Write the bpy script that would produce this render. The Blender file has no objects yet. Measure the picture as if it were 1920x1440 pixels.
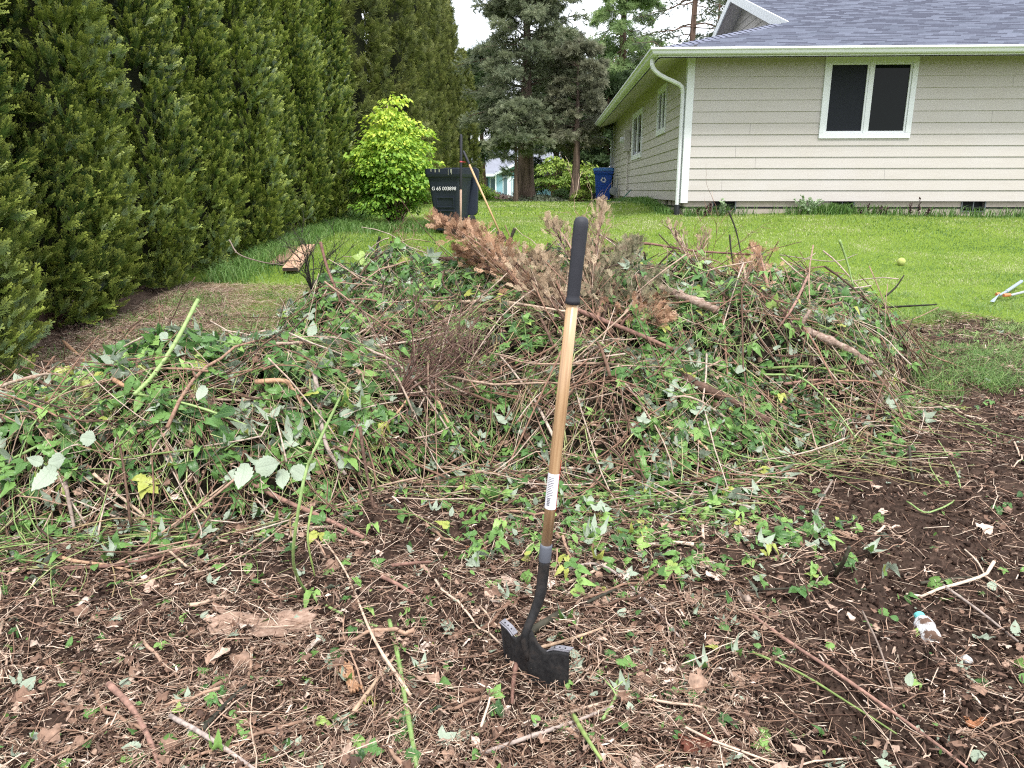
import bpy, math, random
import numpy as np
from mathutils import Vector, Matrix
random.seed(7); rng = np.random.default_rng(11)
R = math.radians; PI = math.pi
sc = bpy.context.scene; C = sc.collection

# ------------------------------------------------------------------ camera
CH, F0, PITCH = 1.40, 1400.0, R(14.6)          # height, focal length for a 1920 px wide frame, pitch down
cam = bpy.data.cameras.new('camera'); camo = bpy.data.objects.new('camera', cam); C.objects.link(camo)
camo.location = (0, 0, CH); camo.rotation_euler = (R(90) - PITCH, 0, 0)
cam.sensor_width = 36; cam.lens = 36 * F0 / 1920; cam.clip_start = .05; cam.clip_end = 600
sc.camera = camo
sc.render.resolution_x = 1024; sc.render.resolution_y = 768
# ------------------------------------------------------------------ sky, sun, exposure
SUN_EL, SUN_AZ = R(60), R(166)                  # azimuth clockwise from +Y: high, from behind the camera, slightly right
W = bpy.data.worlds.new('World'); sc.world = W; W.use_nodes = True
nt = W.node_tree; nt.nodes.clear()
def wn(t, **k):
    n = nt.nodes.new(t)
    for a, b in k.items(): setattr(n, a, b)
    return n
sky = wn('ShaderNodeTexSky', sky_type='NISHITA', sun_disc=False, sun_elevation=SUN_EL, sun_rotation=SUN_AZ)
sky.dust_density = 2; sky.air_density = 1
tc = wn('ShaderNodeTexCoord'); ns = wn('ShaderNodeTexNoise'); ns.inputs['Scale'].default_value = 3.2; ns.inputs['Detail'].default_value = 6
rp = wn('ShaderNodeMapRange'); rp.inputs[1].default_value = .36; rp.inputs[2].default_value = .56; rp.inputs[3].default_value = .55; rp.inputs[4].default_value = .97
mx = wn('ShaderNodeMix', data_type='RGBA'); mx.inputs[7].default_value = (10.4, 10.7, 11.2, 1)
bg = wn('ShaderNodeBackground'); bg.inputs[1].default_value = .11; wo = wn('ShaderNodeOutputWorld')
L = nt.links.new
L(tc.outputs['Generated'], ns.inputs['Vector']); L(ns.outputs['Fac'], rp.inputs[0]); L(rp.outputs[0], mx.inputs[0])
L(sky.outputs[0], mx.inputs[6]); L(mx.outputs[2], bg.inputs[0]); L(bg.outputs[0], wo.inputs[0])
sun = bpy.data.lights.new('sun', 'SUN'); sun.energy = 2.1; sun.angle = R(10); sun.color = (1, .965, .91)
suno = bpy.data.objects.new('sun', sun); C.objects.link(suno)
sd = Vector((math.sin(SUN_AZ) * math.cos(SUN_EL), math.cos(SUN_AZ) * math.cos(SUN_EL), math.sin(SUN_EL)))
suno.rotation_euler = sd.to_track_quat('Z', 'Y').to_euler(); suno.location = (0, 0, 12)
sc.view_settings.view_transform = 'Standard'; sc.view_settings.look = 'None'; sc.view_settings.gamma = 1
sc.view_settings.exposure = 1.06
sc.render.engine = 'CYCLES'
sc.cycles.filter_width = 1.15; sc.cycles.use_denoising = False
sc.cycles.max_bounces = 6; sc.cycles.diffuse_bounces = 3; sc.cycles.glossy_bounces = 2
sc.cycles.transmission_bounces = 3; sc.cycles.transparent_max_bounces = 4

# ------------------------------------------------------------------ helpers: terrain and rays
cp, sp = math.cos(PITCH), math.sin(PITCH)
def sstep(x, a, b):
    t = np.clip((x - a) / (b - a), 0, 1); return t * t * (3 - 2 * t)
GY = [-40, -5, 2, 4, 6, 9, 12, 16, 22, 30, 65, 300]; GZ = [-.1, -.1, 0, .17, .34, .57, .76, .92, 1.0, 1.0, .75, .6]
def gz(x, y):
    x = np.asarray(x, float); y = np.asarray(y, float)
    z = np.interp(y, GY, GZ) + .2 * sstep(x, .8, 3) * sstep(y, 8, 13) * (1 - sstep(y, 16, 24))
    return z + .02 * np.sin(x * 1.3 + 1) * np.sin(y * 1.1)
_l = rng.random((64, 64))
def vnoise(x, y, s, seed=0):
    x = np.asarray(x, float) * s + seed * 7.3 + 200; y = np.asarray(y, float) * s + seed * 3.1 + 200
    xi = np.floor(x).astype(int); yi = np.floor(y).astype(int); fx = x - xi; fy = y - yi
    fx = fx * fx * (3 - 2 * fx); fy = fy * fy * (3 - 2 * fy)
    g = lambda a, b: _l[a % 64, b % 64]
    return (g(xi, yi) * (1 - fx) + g(xi + 1, yi) * fx) * (1 - fy) + (g(xi, yi + 1) * (1 - fx) + g(xi + 1, yi + 1) * fx) * fy
BUMPS = [(-1.50, 3.52, 1.20, .70, .45, .72), (-.70, 3.80, .80, .65, .34, .8), (.15, 4.75, 1.65, 1.35, .54, .74), (1.20, 4.75, 1.25, 1.10, .50, .70),
         (-.85, 5.0, .78, .72, .52, .50), (2.0, 4.95, .72, .72, .38, .66), (.55, 4.0, .95, .85, .38, .8), (.0, 5.5, 1.4, .7, .46, .7), (-2.15, 3.15, .8, .48, .28, .7), (1.6, 4.0, .6, .5, .18, .8)]
def ph(x, y):
    x = np.asarray(x, float); y = np.asarray(y, float); h = np.zeros(np.broadcast(x, y).shape)
    for cx, cy, rx, ry, hh, ex in BUMPS:
        q = np.clip(1 - ((x - cx) / rx) ** 2 - ((y - cy) / ry) ** 2, 0, 1) ** ex * hh
        h = np.maximum(h, q) + .18 * np.minimum(h, q)
    n = .62 + .48 * vnoise(x, y, 2.6, 1) + .34 * vnoise(x, y, 6.5, 2)
    return h * (n + .35 * np.maximum(0, vnoise(x, y, 1.7, 9) - .55))
def surf(x, y): return gz(x, y) + ph(x, y)
def lawn(x, y):
    n = (vnoise(x, y, 1.1, 3) - .5) * 1.5 + (vnoise(x, y, 4, 4) - .5) * .7
    yb = 5.75 + .35 * sstep(np.asarray(x, float), 1.5, 2.5) + .5 * sstep(-np.asarray(x, float), -1.5, 2.5) + 1.6 * sstep(-np.asarray(x, float), 2.4, 3.2)
    return sstep(np.asarray(y, float) + n - yb, -.35, .5)
def dirt(x, y): return -.075 * np.exp(-((x - .08) ** 2 + (y - 1.84) ** 2) / .025) - .05 * np.exp(-((x - .93) ** 2 + (y - 2.33) ** 2) / .012) + (vnoise(x, y, 3.2, 5) - .5) * .07 + (vnoise(x, y, 11, 6) - .5) * .045 + (vnoise(x, y, 30, 7) - .5) * .030
def gd(x, y): return gz(x, y) + (1 - lawn(x, y)) * (1 - sstep(y, 6.5, 8)) * dirt(x, y)
def ray(px, py):
    u = (720 - py) / F0; return Vector(((px - 960) / F0, cp + u * sp, -sp + u * cp))
def at(px, py, Y):
    d = ray(px, py); return Vector((0, 0, CH)) + d * (Y / d.y)
def S(px, py, lift=0.0, pile=True):             # the point of the ground or pile seen along a sight line
    d = ray(px, py); t = .9
    while t < 60:
        p = Vector((0, 0, CH)) + d * t
        h = float(gd(p.x, p.y) + (ph(p.x, p.y) if pile else 0)) + lift
        if p.z <= h: return p
        t += .01 if t < 9 else .05
    return p
# ------------------------------------------------------------------ helpers: meshes
def mesh_np(name, V, Fs, rnd=None, uv=None, mi=None, smooth=False):
    me = bpy.data.meshes.new(name); V = np.asarray(V, np.float32)
    me.vertices.add(len(V)); me.vertices.foreach_set('co', V.ravel())
    Fs = [np.asarray(f, np.int32) for f in Fs if len(f)]
    lt = np.concatenate([np.full(len(f), f.shape[1], np.int32) for f in Fs]); li = np.concatenate([f.ravel() for f in Fs])
    ls = np.concatenate([[0], np.cumsum(lt)[:-1]]).astype(np.int32)
    me.loops.add(len(li)); me.loops.foreach_set('vertex_index', li)
    me.polygons.add(len(lt)); me.polygons.foreach_set('loop_start', ls); me.polygons.foreach_set('loop_total', lt)
    if mi is not None: me.polygons.foreach_set('material_index', np.asarray(mi, np.int32))
    if smooth: me.polygons.foreach_set('use_smooth', np.ones(len(lt), bool))
    if rnd is not None:
        a = me.attributes.new('rnd', 'FLOAT', 'POINT'); a.data.foreach_set('value', np.asarray(rnd, np.float32))
    if uv is not None:
        l = me.uv_layers.new(name='UVMap'); l.data.foreach_set('uv', np.asarray(uv, np.float32)[li].ravel())
    me.update(calc_edges=True); return me
class Acc:                                       # gathers arrays into one mesh
    def __init__(s): s.V = []; s.Q = []; s.T = []; s.r = []; s.u = []; s.n = 0
    def add(s, V, Q=None, T=None, rnd=None, uv=None):
        V = np.asarray(V, float).reshape(-1, 3); k = len(V); s.V.append(V)
        if Q is not None and len(Q): s.Q.append(np.asarray(Q).reshape(-1, 4) + s.n)
        if T is not None and len(T): s.T.append(np.asarray(T).reshape(-1, 3) + s.n)
        s.r.append(np.broadcast_to(np.asarray(.5 if rnd is None else rnd, float), (k,)))
        s.u.append(np.zeros((k, 2)) if uv is None else uv); s.n += k; return s
    def mesh(s, name, smooth=False):
        fs = ([np.concatenate(s.Q)] if s.Q else []) + ([np.concatenate(s.T)] if s.T else [])
        return mesh_np(name, np.concatenate(s.V), fs, np.concatenate(s.r), np.concatenate(s.u), smooth=smooth)
    def build(s, name, mat, parent=None, smooth=False, **k): return link(name, s.mesh(name, smooth), mat, parent, **k)
def link(name, me, mat, parent=None, loc=None, rot=None, **tags):
    o = bpy.data.objects.new(name, me); C.objects.link(o)
    for m in (mat if isinstance(mat, (list, tuple)) else [mat]):
        if m: me.materials.append(m)
    if parent: o.parent = parent
    if loc is not None: o.location = loc
    if rot is not None: o.rotation_euler = rot
    tag(o, **tags); return o
def tag(o, label=None, cat=None, group=None, kind=None):
    if label: o['label'] = label
    if cat: o['category'] = cat
    if group: o['group'] = group
    if kind: o['kind'] = kind
    return o
def empty(name, loc, rz=0, **k):
    o = bpy.data.objects.new(name, None); C.objects.link(o); o.location = loc; o.rotation_euler = (0, 0, rz); o.empty_display_size = .2
    return tag(o, **k)
def copy_tree(o, parent=None, first=True):
    c = o.copy(); C.objects.link(c)
    if parent: c.parent = parent
    for ch in list(o.children): copy_tree(ch, c, False)
    return c
def inst(acc, tpl, Rm, T, S_, rnd):              # many transformed copies of a template into acc
    if tpl is globals().get('T_tri') and len(T) > 3:
        S_ = np.broadcast_to(np.asarray(S_, float), (len(T),)); g = rng.choice(4, len(T), p=[.3, .3, .2, .2])
        for k in range(4):
            if (g == k).any(): inst(acc, tuple(T_trs[k]), Rm[g == k], T[g == k], S_[g == k], rnd[g == k])
        return
    V, Q, Tr, uv = tpl; N = len(T); k = len(V)
    P = np.einsum('nij,kj->nki', Rm, V) * np.asarray(S_).reshape(N, 1, 1) + T[:, None, :]
    off = (np.arange(N) * k)[:, None, None]
    q = (np.asarray(Q)[None] + off).reshape(-1, 4) if len(Q) else None
    t = (np.asarray(Tr)[None] + off).reshape(-1, 3) if len(Tr) else None
    acc.add(P.reshape(-1, 3), q, t, np.repeat(rnd, k), np.tile(uv, (N, 1)))
def norm(v): return v / np.maximum(np.linalg.norm(v, axis=-1, keepdims=True), 1e-9)
def frames(z, x=None):                           # rotation matrices with the given z axes and (roughly) x axes
    N = len(z); z = norm(z)
    if x is None: x = rng.normal(size=(N, 3))
    x = norm(x - (x * z).sum(1, keepdims=True) * z); y = np.cross(z, x)
    return np.stack([x, y, z], axis=2)
def tubes(acc, P, r, sides=4, rnd=None, cap=True):
    P = np.asarray(P, float); N, K, _ = P.shape; r = np.broadcast_to(np.asarray(r, float), (N, K))
    t = np.gradient(P, axis=1); t = norm(t)
    ref = norm(np.broadcast_to(np.array([.31, .17, .93]), (N, 1, 3)) + 0 * t[:, :1]); s = np.cross(t, ref)
    bad = np.linalg.norm(s, axis=2, keepdims=True) < .15
    s = np.where(bad, np.cross(t, np.array([1., 0, 0])), s); s = norm(s); b = np.cross(t, s)
    a = np.arange(sides) * 2 * PI / sides
    ring = P[:, :, None] + r[:, :, None, None] * (s[:, :, None] * np.cos(a)[None, None, :, None] + b[:, :, None] * np.sin(a)[None, None, :, None])
    V = ring.reshape(N, K * sides, 3)
    i = np.arange(K - 1)[:, None] * sides; j = np.arange(sides)[None]; j2 = (j + 1) % sides
    Q = np.stack([i + j, i + j2, i + sides + j2, i + sides + j], -1).reshape(-1, 4); n = K * sides
    T = np.zeros((0, 3), int)
    if cap:
        V = np.concatenate([V, P[:, :1], P[:, -1:]], 1); m = n + 2; jj = np.arange(sides); k2 = (jj + 1) % sides
        T = np.concatenate([np.stack([np.full(sides, n), k2, jj], 1), np.stack([np.full(sides, n + 1), n - sides + jj, n - sides + k2], 1)])
    else: m = n
    off = (np.arange(N) * m)[:, None, None]
    vv = np.linspace(0, 1, K); uv = np.stack([np.tile(np.arange(sides) / sides, K), np.repeat(vv, sides)], 1)
    if cap: uv = np.concatenate([uv, [[0, 0], [0, 1]]])
    acc.add(V.reshape(-1, 3), (Q[None] + off).reshape(-1, 4), (T[None] + off).reshape(-1, 3) if cap else None,
            np.repeat(rng.random(N) if rnd is None else rnd, m), np.tile(uv, (N, 1)))
def spline(pts, n=24):                           # Catmull-Rom through the points
    p = np.array([tuple(q) for q in pts], float)
    if len(p) == 2: return p[0] + (p[1] - p[0]) * np.linspace(0, 1, n)[:, None]
    e = np.vstack([2 * p[0] - p[1], p, 2 * p[-1] - p[-2]]); out = []
    for u in np.linspace(0, len(p) - 1 - 1e-6, n):
        i = int(u); f = u - i; a, b, c, d = e[i:i + 4]
        out.append(.5 * (2 * b + (c - a) * f + (2 * a - 5 * b + 4 * c - d) * f * f + (3 * b - a - 3 * c + d) * f ** 3))
    return np.array(out)
class MB:                                        # hand modelling: boxes, prisms, lathes
    def __init__(s): s.V = []; s.F = []
    def add(s, V, F, M=None):
        n = len(s.V); s.V += [tuple(M @ Vector(v)) if M else tuple(v) for v in V]; s.F += [tuple(i + n for i in f) for f in F]; return s
    def box(s, x0, x1, y0, y1, z0, z1, M=None):
        V = [(x, y, z) for z in (z0, z1) for y in (y0, y1) for x in (x0, x1)]
        return s.add(V, [(0, 2, 3, 1), (4, 5, 7, 6), (0, 1, 5, 4), (2, 6, 7, 3), (0, 4, 6, 2), (1, 3, 7, 5)], M)
    def lathe(s, prof, n=16, M=None):
        V = []; F = []
        for r, z in prof: V += [(r * math.cos(2 * PI * i / n), r * math.sin(2 * PI * i / n), z) for i in range(n)]
        for k in range(len(prof) - 1):
            for i in range(n): F.append((k * n + i, k * n + (i + 1) % n, (k + 1) * n + (i + 1) % n, (k + 1) * n + i))
        F.append(tuple(range(n))[::-1]); F.append(tuple(range((len(prof) - 1) * n, len(prof) * n)))
        return s.add(V, F, M)
    def tube(s, pts, r, n=10, M=None):
        a = Acc(); P = np.array([tuple(p) for p in pts], float)[None]; tubes(a, P, np.asarray(r) if np.ndim(r) else r, n)
        return s.add([tuple(v) for v in a.V[0]], [tuple(int(i) for i in f) for f in list(a.Q[0]) + list(a.T[0])], M)
    def loft(s, rings, M=None, caps=True):
        n = len(rings[0]); V = [p for r in rings for p in r]; F = []
        for k in range(len(rings) - 1):
            for i in range(n): F.append((k * n + i, k * n + (i + 1) % n, (k + 1) * n + (i + 1) % n, (k + 1) * n + i))
        if caps: F.append(tuple(range(n))[::-1]); F.append(tuple(range((len(rings) - 1) * n, len(rings) * n)))
        return s.add(V, F, M)
    def build(s, name, mat, parent=None, bevel=0, smooth=False, **k):
        me = bpy.data.meshes.new(name); me.from_pydata(s.V, [], s.F); me.update()
        if smooth: me.polygons.foreach_set('use_smooth', [True] * len(me.polygons))
        o = link(name, me, mat, parent, **k)
        if bevel:
            b = o.modifiers.new('bevel', 'BEVEL'); b.width = bevel; b.segments = 2; b.limit_method = 'ANGLE'; b.angle_limit = R(40)
        return o
def rrect(w, d, r, z, cx=0, cy=0, n=4):
    o = []
    for (sx, sy, a0) in ((1, 1, 0), (-1, 1, 90), (-1, -1, 180), (1, -1, 270)):
        for i in range(n + 1):
            a = R(a0 + 90 * i / n); o.append((cx + sx * (w / 2 - r) + r * math.cos(a), cy + sy * (d / 2 - r) + r * math.sin(a), z))
    return o
# ------------------------------------------------------------------ helpers: materials
class NT:
    def __init__(s, name):
        s.m = bpy.data.materials.new(name); s.m.use_nodes = True; s.t = s.m.node_tree; s.t.nodes.clear()
        s.out = s.n('ShaderNodeOutputMaterial')
    def n(s, t, **k):
        o = s.t.nodes.new(t)
        for a, b in k.items(): setattr(o, a, b)
        return o
    def l(s, a, b): s.t.links.new(a, b)
    def val(s, sock, v):
        if hasattr(v, 'is_linked') or isinstance(v, bpy.types.NodeSocket): s.l(v, sock)
        else: sock.default_value = v
    def mix(s, f, a, b, mode='MIX'):
        m = s.n('ShaderNodeMix', data_type='RGBA', blend_type=mode); s.val(m.inputs[0], f)
        for i, c in ((6, a), (7, b)): s.val(m.inputs[i], c if isinstance(c, bpy.types.NodeSocket) else (*c[:3], 1))
        return m.outputs[2]
    def math(s, op, a, b=0, c=0):
        m = s.n('ShaderNodeMath', operation=op); s.val(m.inputs[0], a); s.val(m.inputs[1], b); s.val(m.inputs[2], c); return m.outputs[0]
    def rng(s, x, a, b, c=0, d=1):
        m = s.n('ShaderNodeMapRange'); s.val(m.inputs[0], x)
        for i, v in enumerate((a, b, c, d)): s.val(m.inputs[i + 1], v)
        return m.outputs[0]
    def coord(s, w='Object', scale=(1, 1, 1)):
        t = s.n('ShaderNodeTexCoord'); m = s.n('ShaderNodeMapping'); m.inputs['Scale'].default_value = scale
        s.l(t.outputs[w], m.inputs[0]); return m.outputs[0]
    def noise(s, sc_, det=4, vec=None, rough=.55, out='Fac'):
        n = s.n('ShaderNodeTexNoise'); n.inputs['Scale'].default_value = sc_; n.inputs['Detail'].default_value = det; n.inputs['Roughness'].default_value = rough
        if vec is not None: s.l(vec, n.inputs['Vector'])
        return n.outputs[out]
    def attr(s, name='rnd'): return s.n('ShaderNodeAttribute', attribute_name=name).outputs['Fac']
    def ramp(s, f, stops):
        r = s.n('ShaderNodeValToRGB'); s.val(r.inputs[0], f); e = r.color_ramp.elements
        while len(e) < len(stops): e.new(.5)
        for i, (p, c) in enumerate(stops): e[i].position = p; e[i].color = (*c, 1)
        return r.outputs[0]
    def bump(s, h, st=.3, d=.01):
        b = s.n('ShaderNodeBump'); b.inputs['Strength'].default_value = st; b.inputs['Distance'].default_value = d; s.l(h, b.inputs['Height']); return b.outputs[0]
    def pbr(s, col, rough=.8, spec=.3, nrm=None, metal=0, end=True, coat=0):
        p = s.n('ShaderNodeBsdfPrincipled'); s.val(p.inputs['Base Color'], col if isinstance(col, bpy.types.NodeSocket) else (*col, 1))
        s.val(p.inputs['Roughness'], rough); p.inputs['Specular IOR Level'].default_value = spec; p.inputs['Metallic'].default_value = metal
        if coat: p.inputs['Coat Weight'].default_value = coat
        if nrm is not None: s.l(nrm, p.inputs['Normal'])
        if end: s.l(p.outputs[0], s.out.inputs[0])
        return p.outputs[0]
def m_plain(name, col, rough=.6, spec=.4, var=.12, scale=12, bump=.05, metal=0, coat=0):
    t = NT(name); v = t.coord(); n = t.noise(scale, 5, v)
    c = t.mix(n, tuple(x * (1 - var) for x in col), tuple(min(1, x * (1 + var)) for x in col))
    t.pbr(c, t.rng(n, .2, .8, rough * .85, min(1, rough * 1.15)), spec, t.bump(t.noise(scale * 6, 4, v), bump, .004), metal, coat=coat); return t.m
def m_ramp(name, stops, rough=.8, spec=.25, nscale=30, amt=.35, stretch=(1, 1, 1), bump=.3):     # colour by per-piece random value, mottled
    t = NT(name); v = t.coord(scale=stretch); n = t.noise(nscale, 5, v)
    c = t.ramp(t.attr(), stops); f = t.rng(n, .3, .7, 1 - amt, 1 + amt)
    g = t.n('ShaderNodeVectorMath', operation='SCALE'); t.l(c, g.inputs[0]); t.l(f, g.inputs['Scale'])
    t.pbr(g.outputs[0], rough, spec, t.bump(n, bump, .004)); return t.m
def m_leaf(name, tops, under, transl=.3, veins=.35, rough=.5, back=True, tip=None):
    t = NT(name); c = t.ramp(t.attr(), tops)
    uv = t.n('ShaderNodeUVMap').outputs[0]; sx = t.n('ShaderNodeSeparateXYZ'); t.l(uv, sx.inputs[0])
    if tip: c = t.mix(t.rng(sx.outputs[1], .45, 1, 0, tip[1]), c, tip[0])
    if veins:
        au = t.math('ABSOLUTE', t.math('SUBTRACT', sx.outputs[0], .5))
        w = t.math('FRACT', t.math('MULTIPLY', t.math('SUBTRACT', sx.outputs[1], t.math('MULTIPLY', au, .9)), 7))
        ln = t.math('MAXIMUM', t.rng(t.math('ABSOLUTE', t.math('SUBTRACT', w, .5)), 0, .16, 1, 0), t.rng(au, 0, .045, 1, 0))
        c = t.mix(t.math('MULTIPLY', ln, veins), c, (.22, .36, .12))
        nb = t.bump(w, .35, .004)
    else: nb = None
    if back:
        g = t.n('ShaderNodeNewGeometry'); uc = t.mix(t.math('MULTIPLY', t.attr(), .6), under, tuple(x * .72 for x in under))
        if veins: uc = t.mix(t.math('MULTIPLY', ln, .45), uc, tuple(x * .55 for x in under))
        c = t.mix(g.outputs['Backfacing'], c, uc)
    d = t.pbr(c, rough, .35, nb, end=False)
    if transl:
        tr = t.n('ShaderNodeBsdfTranslucent'); t.l(c, tr.inputs[0]); ms = t.n('ShaderNodeMixShader'); ms.inputs[0].default_value = transl
        t.l(d, ms.inputs[1]); t.l(tr.outputs[0], ms.inputs[2]); d = ms.outputs[0]
    t.l(d, t.out.inputs[0]); return t.m
GREENS = [(0, (.024, .065, .020)), (.35, (.070, .165, .042)), (.7, (.16, .30, .072)), (.93, (.28, .44, .12)), (1, (.38, .40, .09))]
M_bleaf = m_leaf('bramble_leaf', GREENS, (.38, .45, .34), .25, rough=.38)
M_cane = m_ramp('green_cane', [(0, (.10, .16, .045)), (.35, (.17, .26, .07)), (.6, (.26, .30, .12)), (.8, (.23, .15, .08)), (1, (.30, .36, .14))], .45, .4, 60, .3)
M_stick = m_ramp('dead_stick', [(0, (.055, .035, .026)), (.3, (.14, .082, .056)), (.55, (.25, .145, .10)), (.75, (.32, .23, .17)), (1, (.42, .34, .28))], .8, .2, 70, .4, (1, 1, .3))
M_twig = m_ramp('fine_twig', [(0, (.040, .022, .016)), (.4, (.16, .092, .063)), (.7, (.34, .22, .155)), (1, (.60, .48, .38))], .8, .2, 40, .3)
M_straw = m_ramp('straw', [(0, (.14, .085, .058)), (.5, (.38, .26, .18)), (1, (.68, .56, .44))], .8, .2, 40, .25)
M_dleaf = m_ramp('dead_leaf', [(0, (.055, .030, .021)), (.4, (.18, .105, .072)), (.75, (.33, .22, .16)), (1, (.54, .43, .36))], .7, .3, 60, .35)
M_straw2 = m_ramp('bark_shred', [(0, (.038, .022, .016)), (.45, (.15, .092, .067)), (.82, (.36, .255, .195)), (1, (.56, .46, .39))], .75, .25, 60, .35)
M_chip = m_ramp('soil_crumb', [(0, (.014, .008, .006)), (.55, (.042, .024, .018)), (.8, (.10, .06, .045)), (1, (.40, .31, .25))], .95, .1, 90, .3)
M_grass = m_leaf('grass', [(0, (.08, .16, .045)), (.35, (.17, .28, .07)), (.7, (.30, .38, .11)), (1, (.50, .49, .30))], (.2, .35, .05), .35, 0, .5, False)
M_tallgrass = m_leaf('tall_grass', [(0, (.06, .14, .03)), (.6, (.14, .26, .06)), (1, (.30, .38, .14))], (.2, .35, .05), .3, 0, .45, False)
# ground: bare soil blending into lawn
def m_ground():
    t = NT('ground'); v = t.coord(); n1 = t.noise(3, 6, v); n2 = t.noise(38, 6, v, .7); n3 = t.noise(160, 3, v)
    soil = t.ramp(n2, [(.3, (.012, .008, .006)), (.5, (.038, .024, .018)), (.66, (.085, .055, .042)), (.8, (.18, .125, .095))])
    soil = t.mix(t.rng(n1, .35, .7, 0, .25), soil, (.085, .055, .042))
    gr = t.ramp(n2, [(.3, (.07, .12, .02)), (.6, (.17, .25, .03)), (.8, (.26, .31, .06))])
    soil = t.mix(t.math('MULTIPLY', t.attr('dry'), .75), soil, t.ramp(n2, [(.3, (.09, .06, .045)), (.6, (.24, .17, .13)), (.8, (.36, .28, .22))]))
    c = t.mix(t.attr('lawn'), soil, gr)
    h = t.math('ADD', t.math('MULTIPLY', n2, .7), t.math('MULTIPLY', n3, .3)); t.pbr(c, .95, .1, t.bump(h, .8, .02)); return t.m
def axis(segs):
    out = []
    for a, b, s in segs: out += list(np.arange(a, b - 1e-6, s))
    return np.array(out + [segs[-1][1]])
gx = axis([(-260, -60, 25), (-60, -12, 4), (-12, -4, .5), (-4, 4.6, .024), (4.6, 14, .4), (14, 60, 4), (60, 260, 25)])
gy = axis([(-60, -4, 8), (-4, 1.2, .4), (1.2, 4.0, .02), (4.0, 7, .05), (7, 30, .4), (30, 90, 3), (90, 380, 20)])
GXX, GYY = np.meshgrid(gx, gy); lw = lawn(GXX, GYY)
near = (1 - lw) * (1 - sstep(GYY, 6.5, 8))
GZZ = gz(GXX, GYY) + near * dirt(GXX, GYY) + (1 - near) * .02 * (vnoise(GXX, GYY, 2, 8) - .5)
nx, ny = len(gx), len(gy); ii = (np.arange(ny - 1)[:, None] * nx + np.arange(nx - 1)[None]).ravel()
gm = mesh_np('ground', np.stack([GXX.ravel(), GYY.ravel(), GZZ.ravel()], 1), [np.stack([ii, ii + 1, ii + nx + 1, ii + nx], 1)], smooth=True)
a_ = gm.attributes.new('lawn', 'FLOAT', 'POINT'); a_.data.foreach_set('value', lw.ravel().astype(np.float32))
d_ = gm.attributes.new('dry', 'FLOAT', 'POINT'); d_.data.foreach_set('value', (sstep(-GXX, .9, 1.8) * sstep(GYY, 3.6, 4.4) * (.5 + .5 * vnoise(GXX, GYY, 2, 14))).ravel().astype(np.float32))
link('ground', gm, m_ground(), kind='structure')

# ------------------------------------------------------------------ leaf and spray templates (V, Q, T, uv)
def leaflet(L_=1, Wd=.31, rows=10, fold=.30, droop=.30, ser=.13, power=.74, org=(0, 0, 0), rot=0.0, wave=.0, ph_=0.0):
    V = []; uv = []
    for i in range(rows + 1):
        t = i / rows; w = Wd * math.sin(PI * min(1, t) ** power) ** .9 if 0 < t < 1 else .004
        w *= 1 + (ser if i % 2 else -ser); z = -droop * t * t + wave * math.sin(7 * t + ph_)
        for u in (-1, 0, 1): V.append((u * w + wave * .6 * math.sin(4 * t + ph_), t * L_ + (0 if u == 0 else -.05 * L_ * (i % 2)), z + abs(u) * w * (fold + wave * 3 * math.sin(9 * t + u * 2 + ph_)))); uv.append((.5 + u * .5, t))
    Q = [(3 * i + k, 3 * i + k + 1, 3 * i + k + 4, 3 * i + k + 3) for i in range(rows) for k in (0, 1)]
    c, s_ = math.cos(rot), math.sin(rot)
    V = [(c * x - s_ * y + org[0], s_ * x + c * y + org[1], z + org[2]) for x, y, z in V]
    return np.array(V), np.array(Q), np.zeros((0, 3), int), np.array(uv)
def join(tp):
    V = []; Q = []; T = []; u = []; n = 0
    for a, b, c, d in tp:
        V.append(a); Q.append(np.asarray(b, int).reshape(-1, 4) + n); T.append(np.asarray(c, int).reshape(-1, 3) + n); u.append(d); n += len(a)
    return np.concatenate(V), np.concatenate(Q), np.concatenate(T), np.concatenate(u)
T_leaf = leaflet(Wd=.36, rows=14, fold=.2, ser=.09, power=.8, wave=.02)
T_leaf2 = leaflet(Wd=.28, droop=-.2, fold=.5, rows=6)
def tri(k, f, d, w): return join([leaflet(Wd=.30, org=(0, .25, 0), fold=f, droop=d, wave=w, ph_=k), leaflet(.82, .27, 8, org=(.03, .2, 0), rot=R(-72 + 6 * k), droop=d + .1, fold=f, wave=w, ph_=k + 2), leaflet(.8, .26, 8, org=(-.03, .2, 0), rot=R(66 + 5 * k), droop=d + .15 - .1 * k, fold=f * 1.2, wave=w, ph_=k + 4),
              (np.array([(-.012, -.25, -.05), (.012, -.25, -.05), (.012, .3, .01), (-.012, .3, .01)]), [(0, 1, 2, 3)], [], np.full((4, 2), .5))])
T_trs = [tri(0, .30, .30, .025), tri(1, .55, .60, .05), tri(2, .15, .05, .04), tri(-1, .8, .85, .06)]
T_tri = T_trs[0]
T_five = join([leaflet(rows=8, org=(0, .25, 0), wave=.03), leaflet(.85, .25, 8, org=(.03, .2, 0), rot=R(-50), droop=.3, wave=.04), leaflet(.85, .25, 8, org=(-.03, .2, 0), rot=R(48), droop=.35, wave=.04, ph_=2),
               leaflet(.62, .22, 6, org=(.02, .16, 0), rot=R(-112), droop=.3), leaflet(.6, .22, 6, org=(-.02, .16, 0), rot=R(104), droop=.4)])
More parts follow.
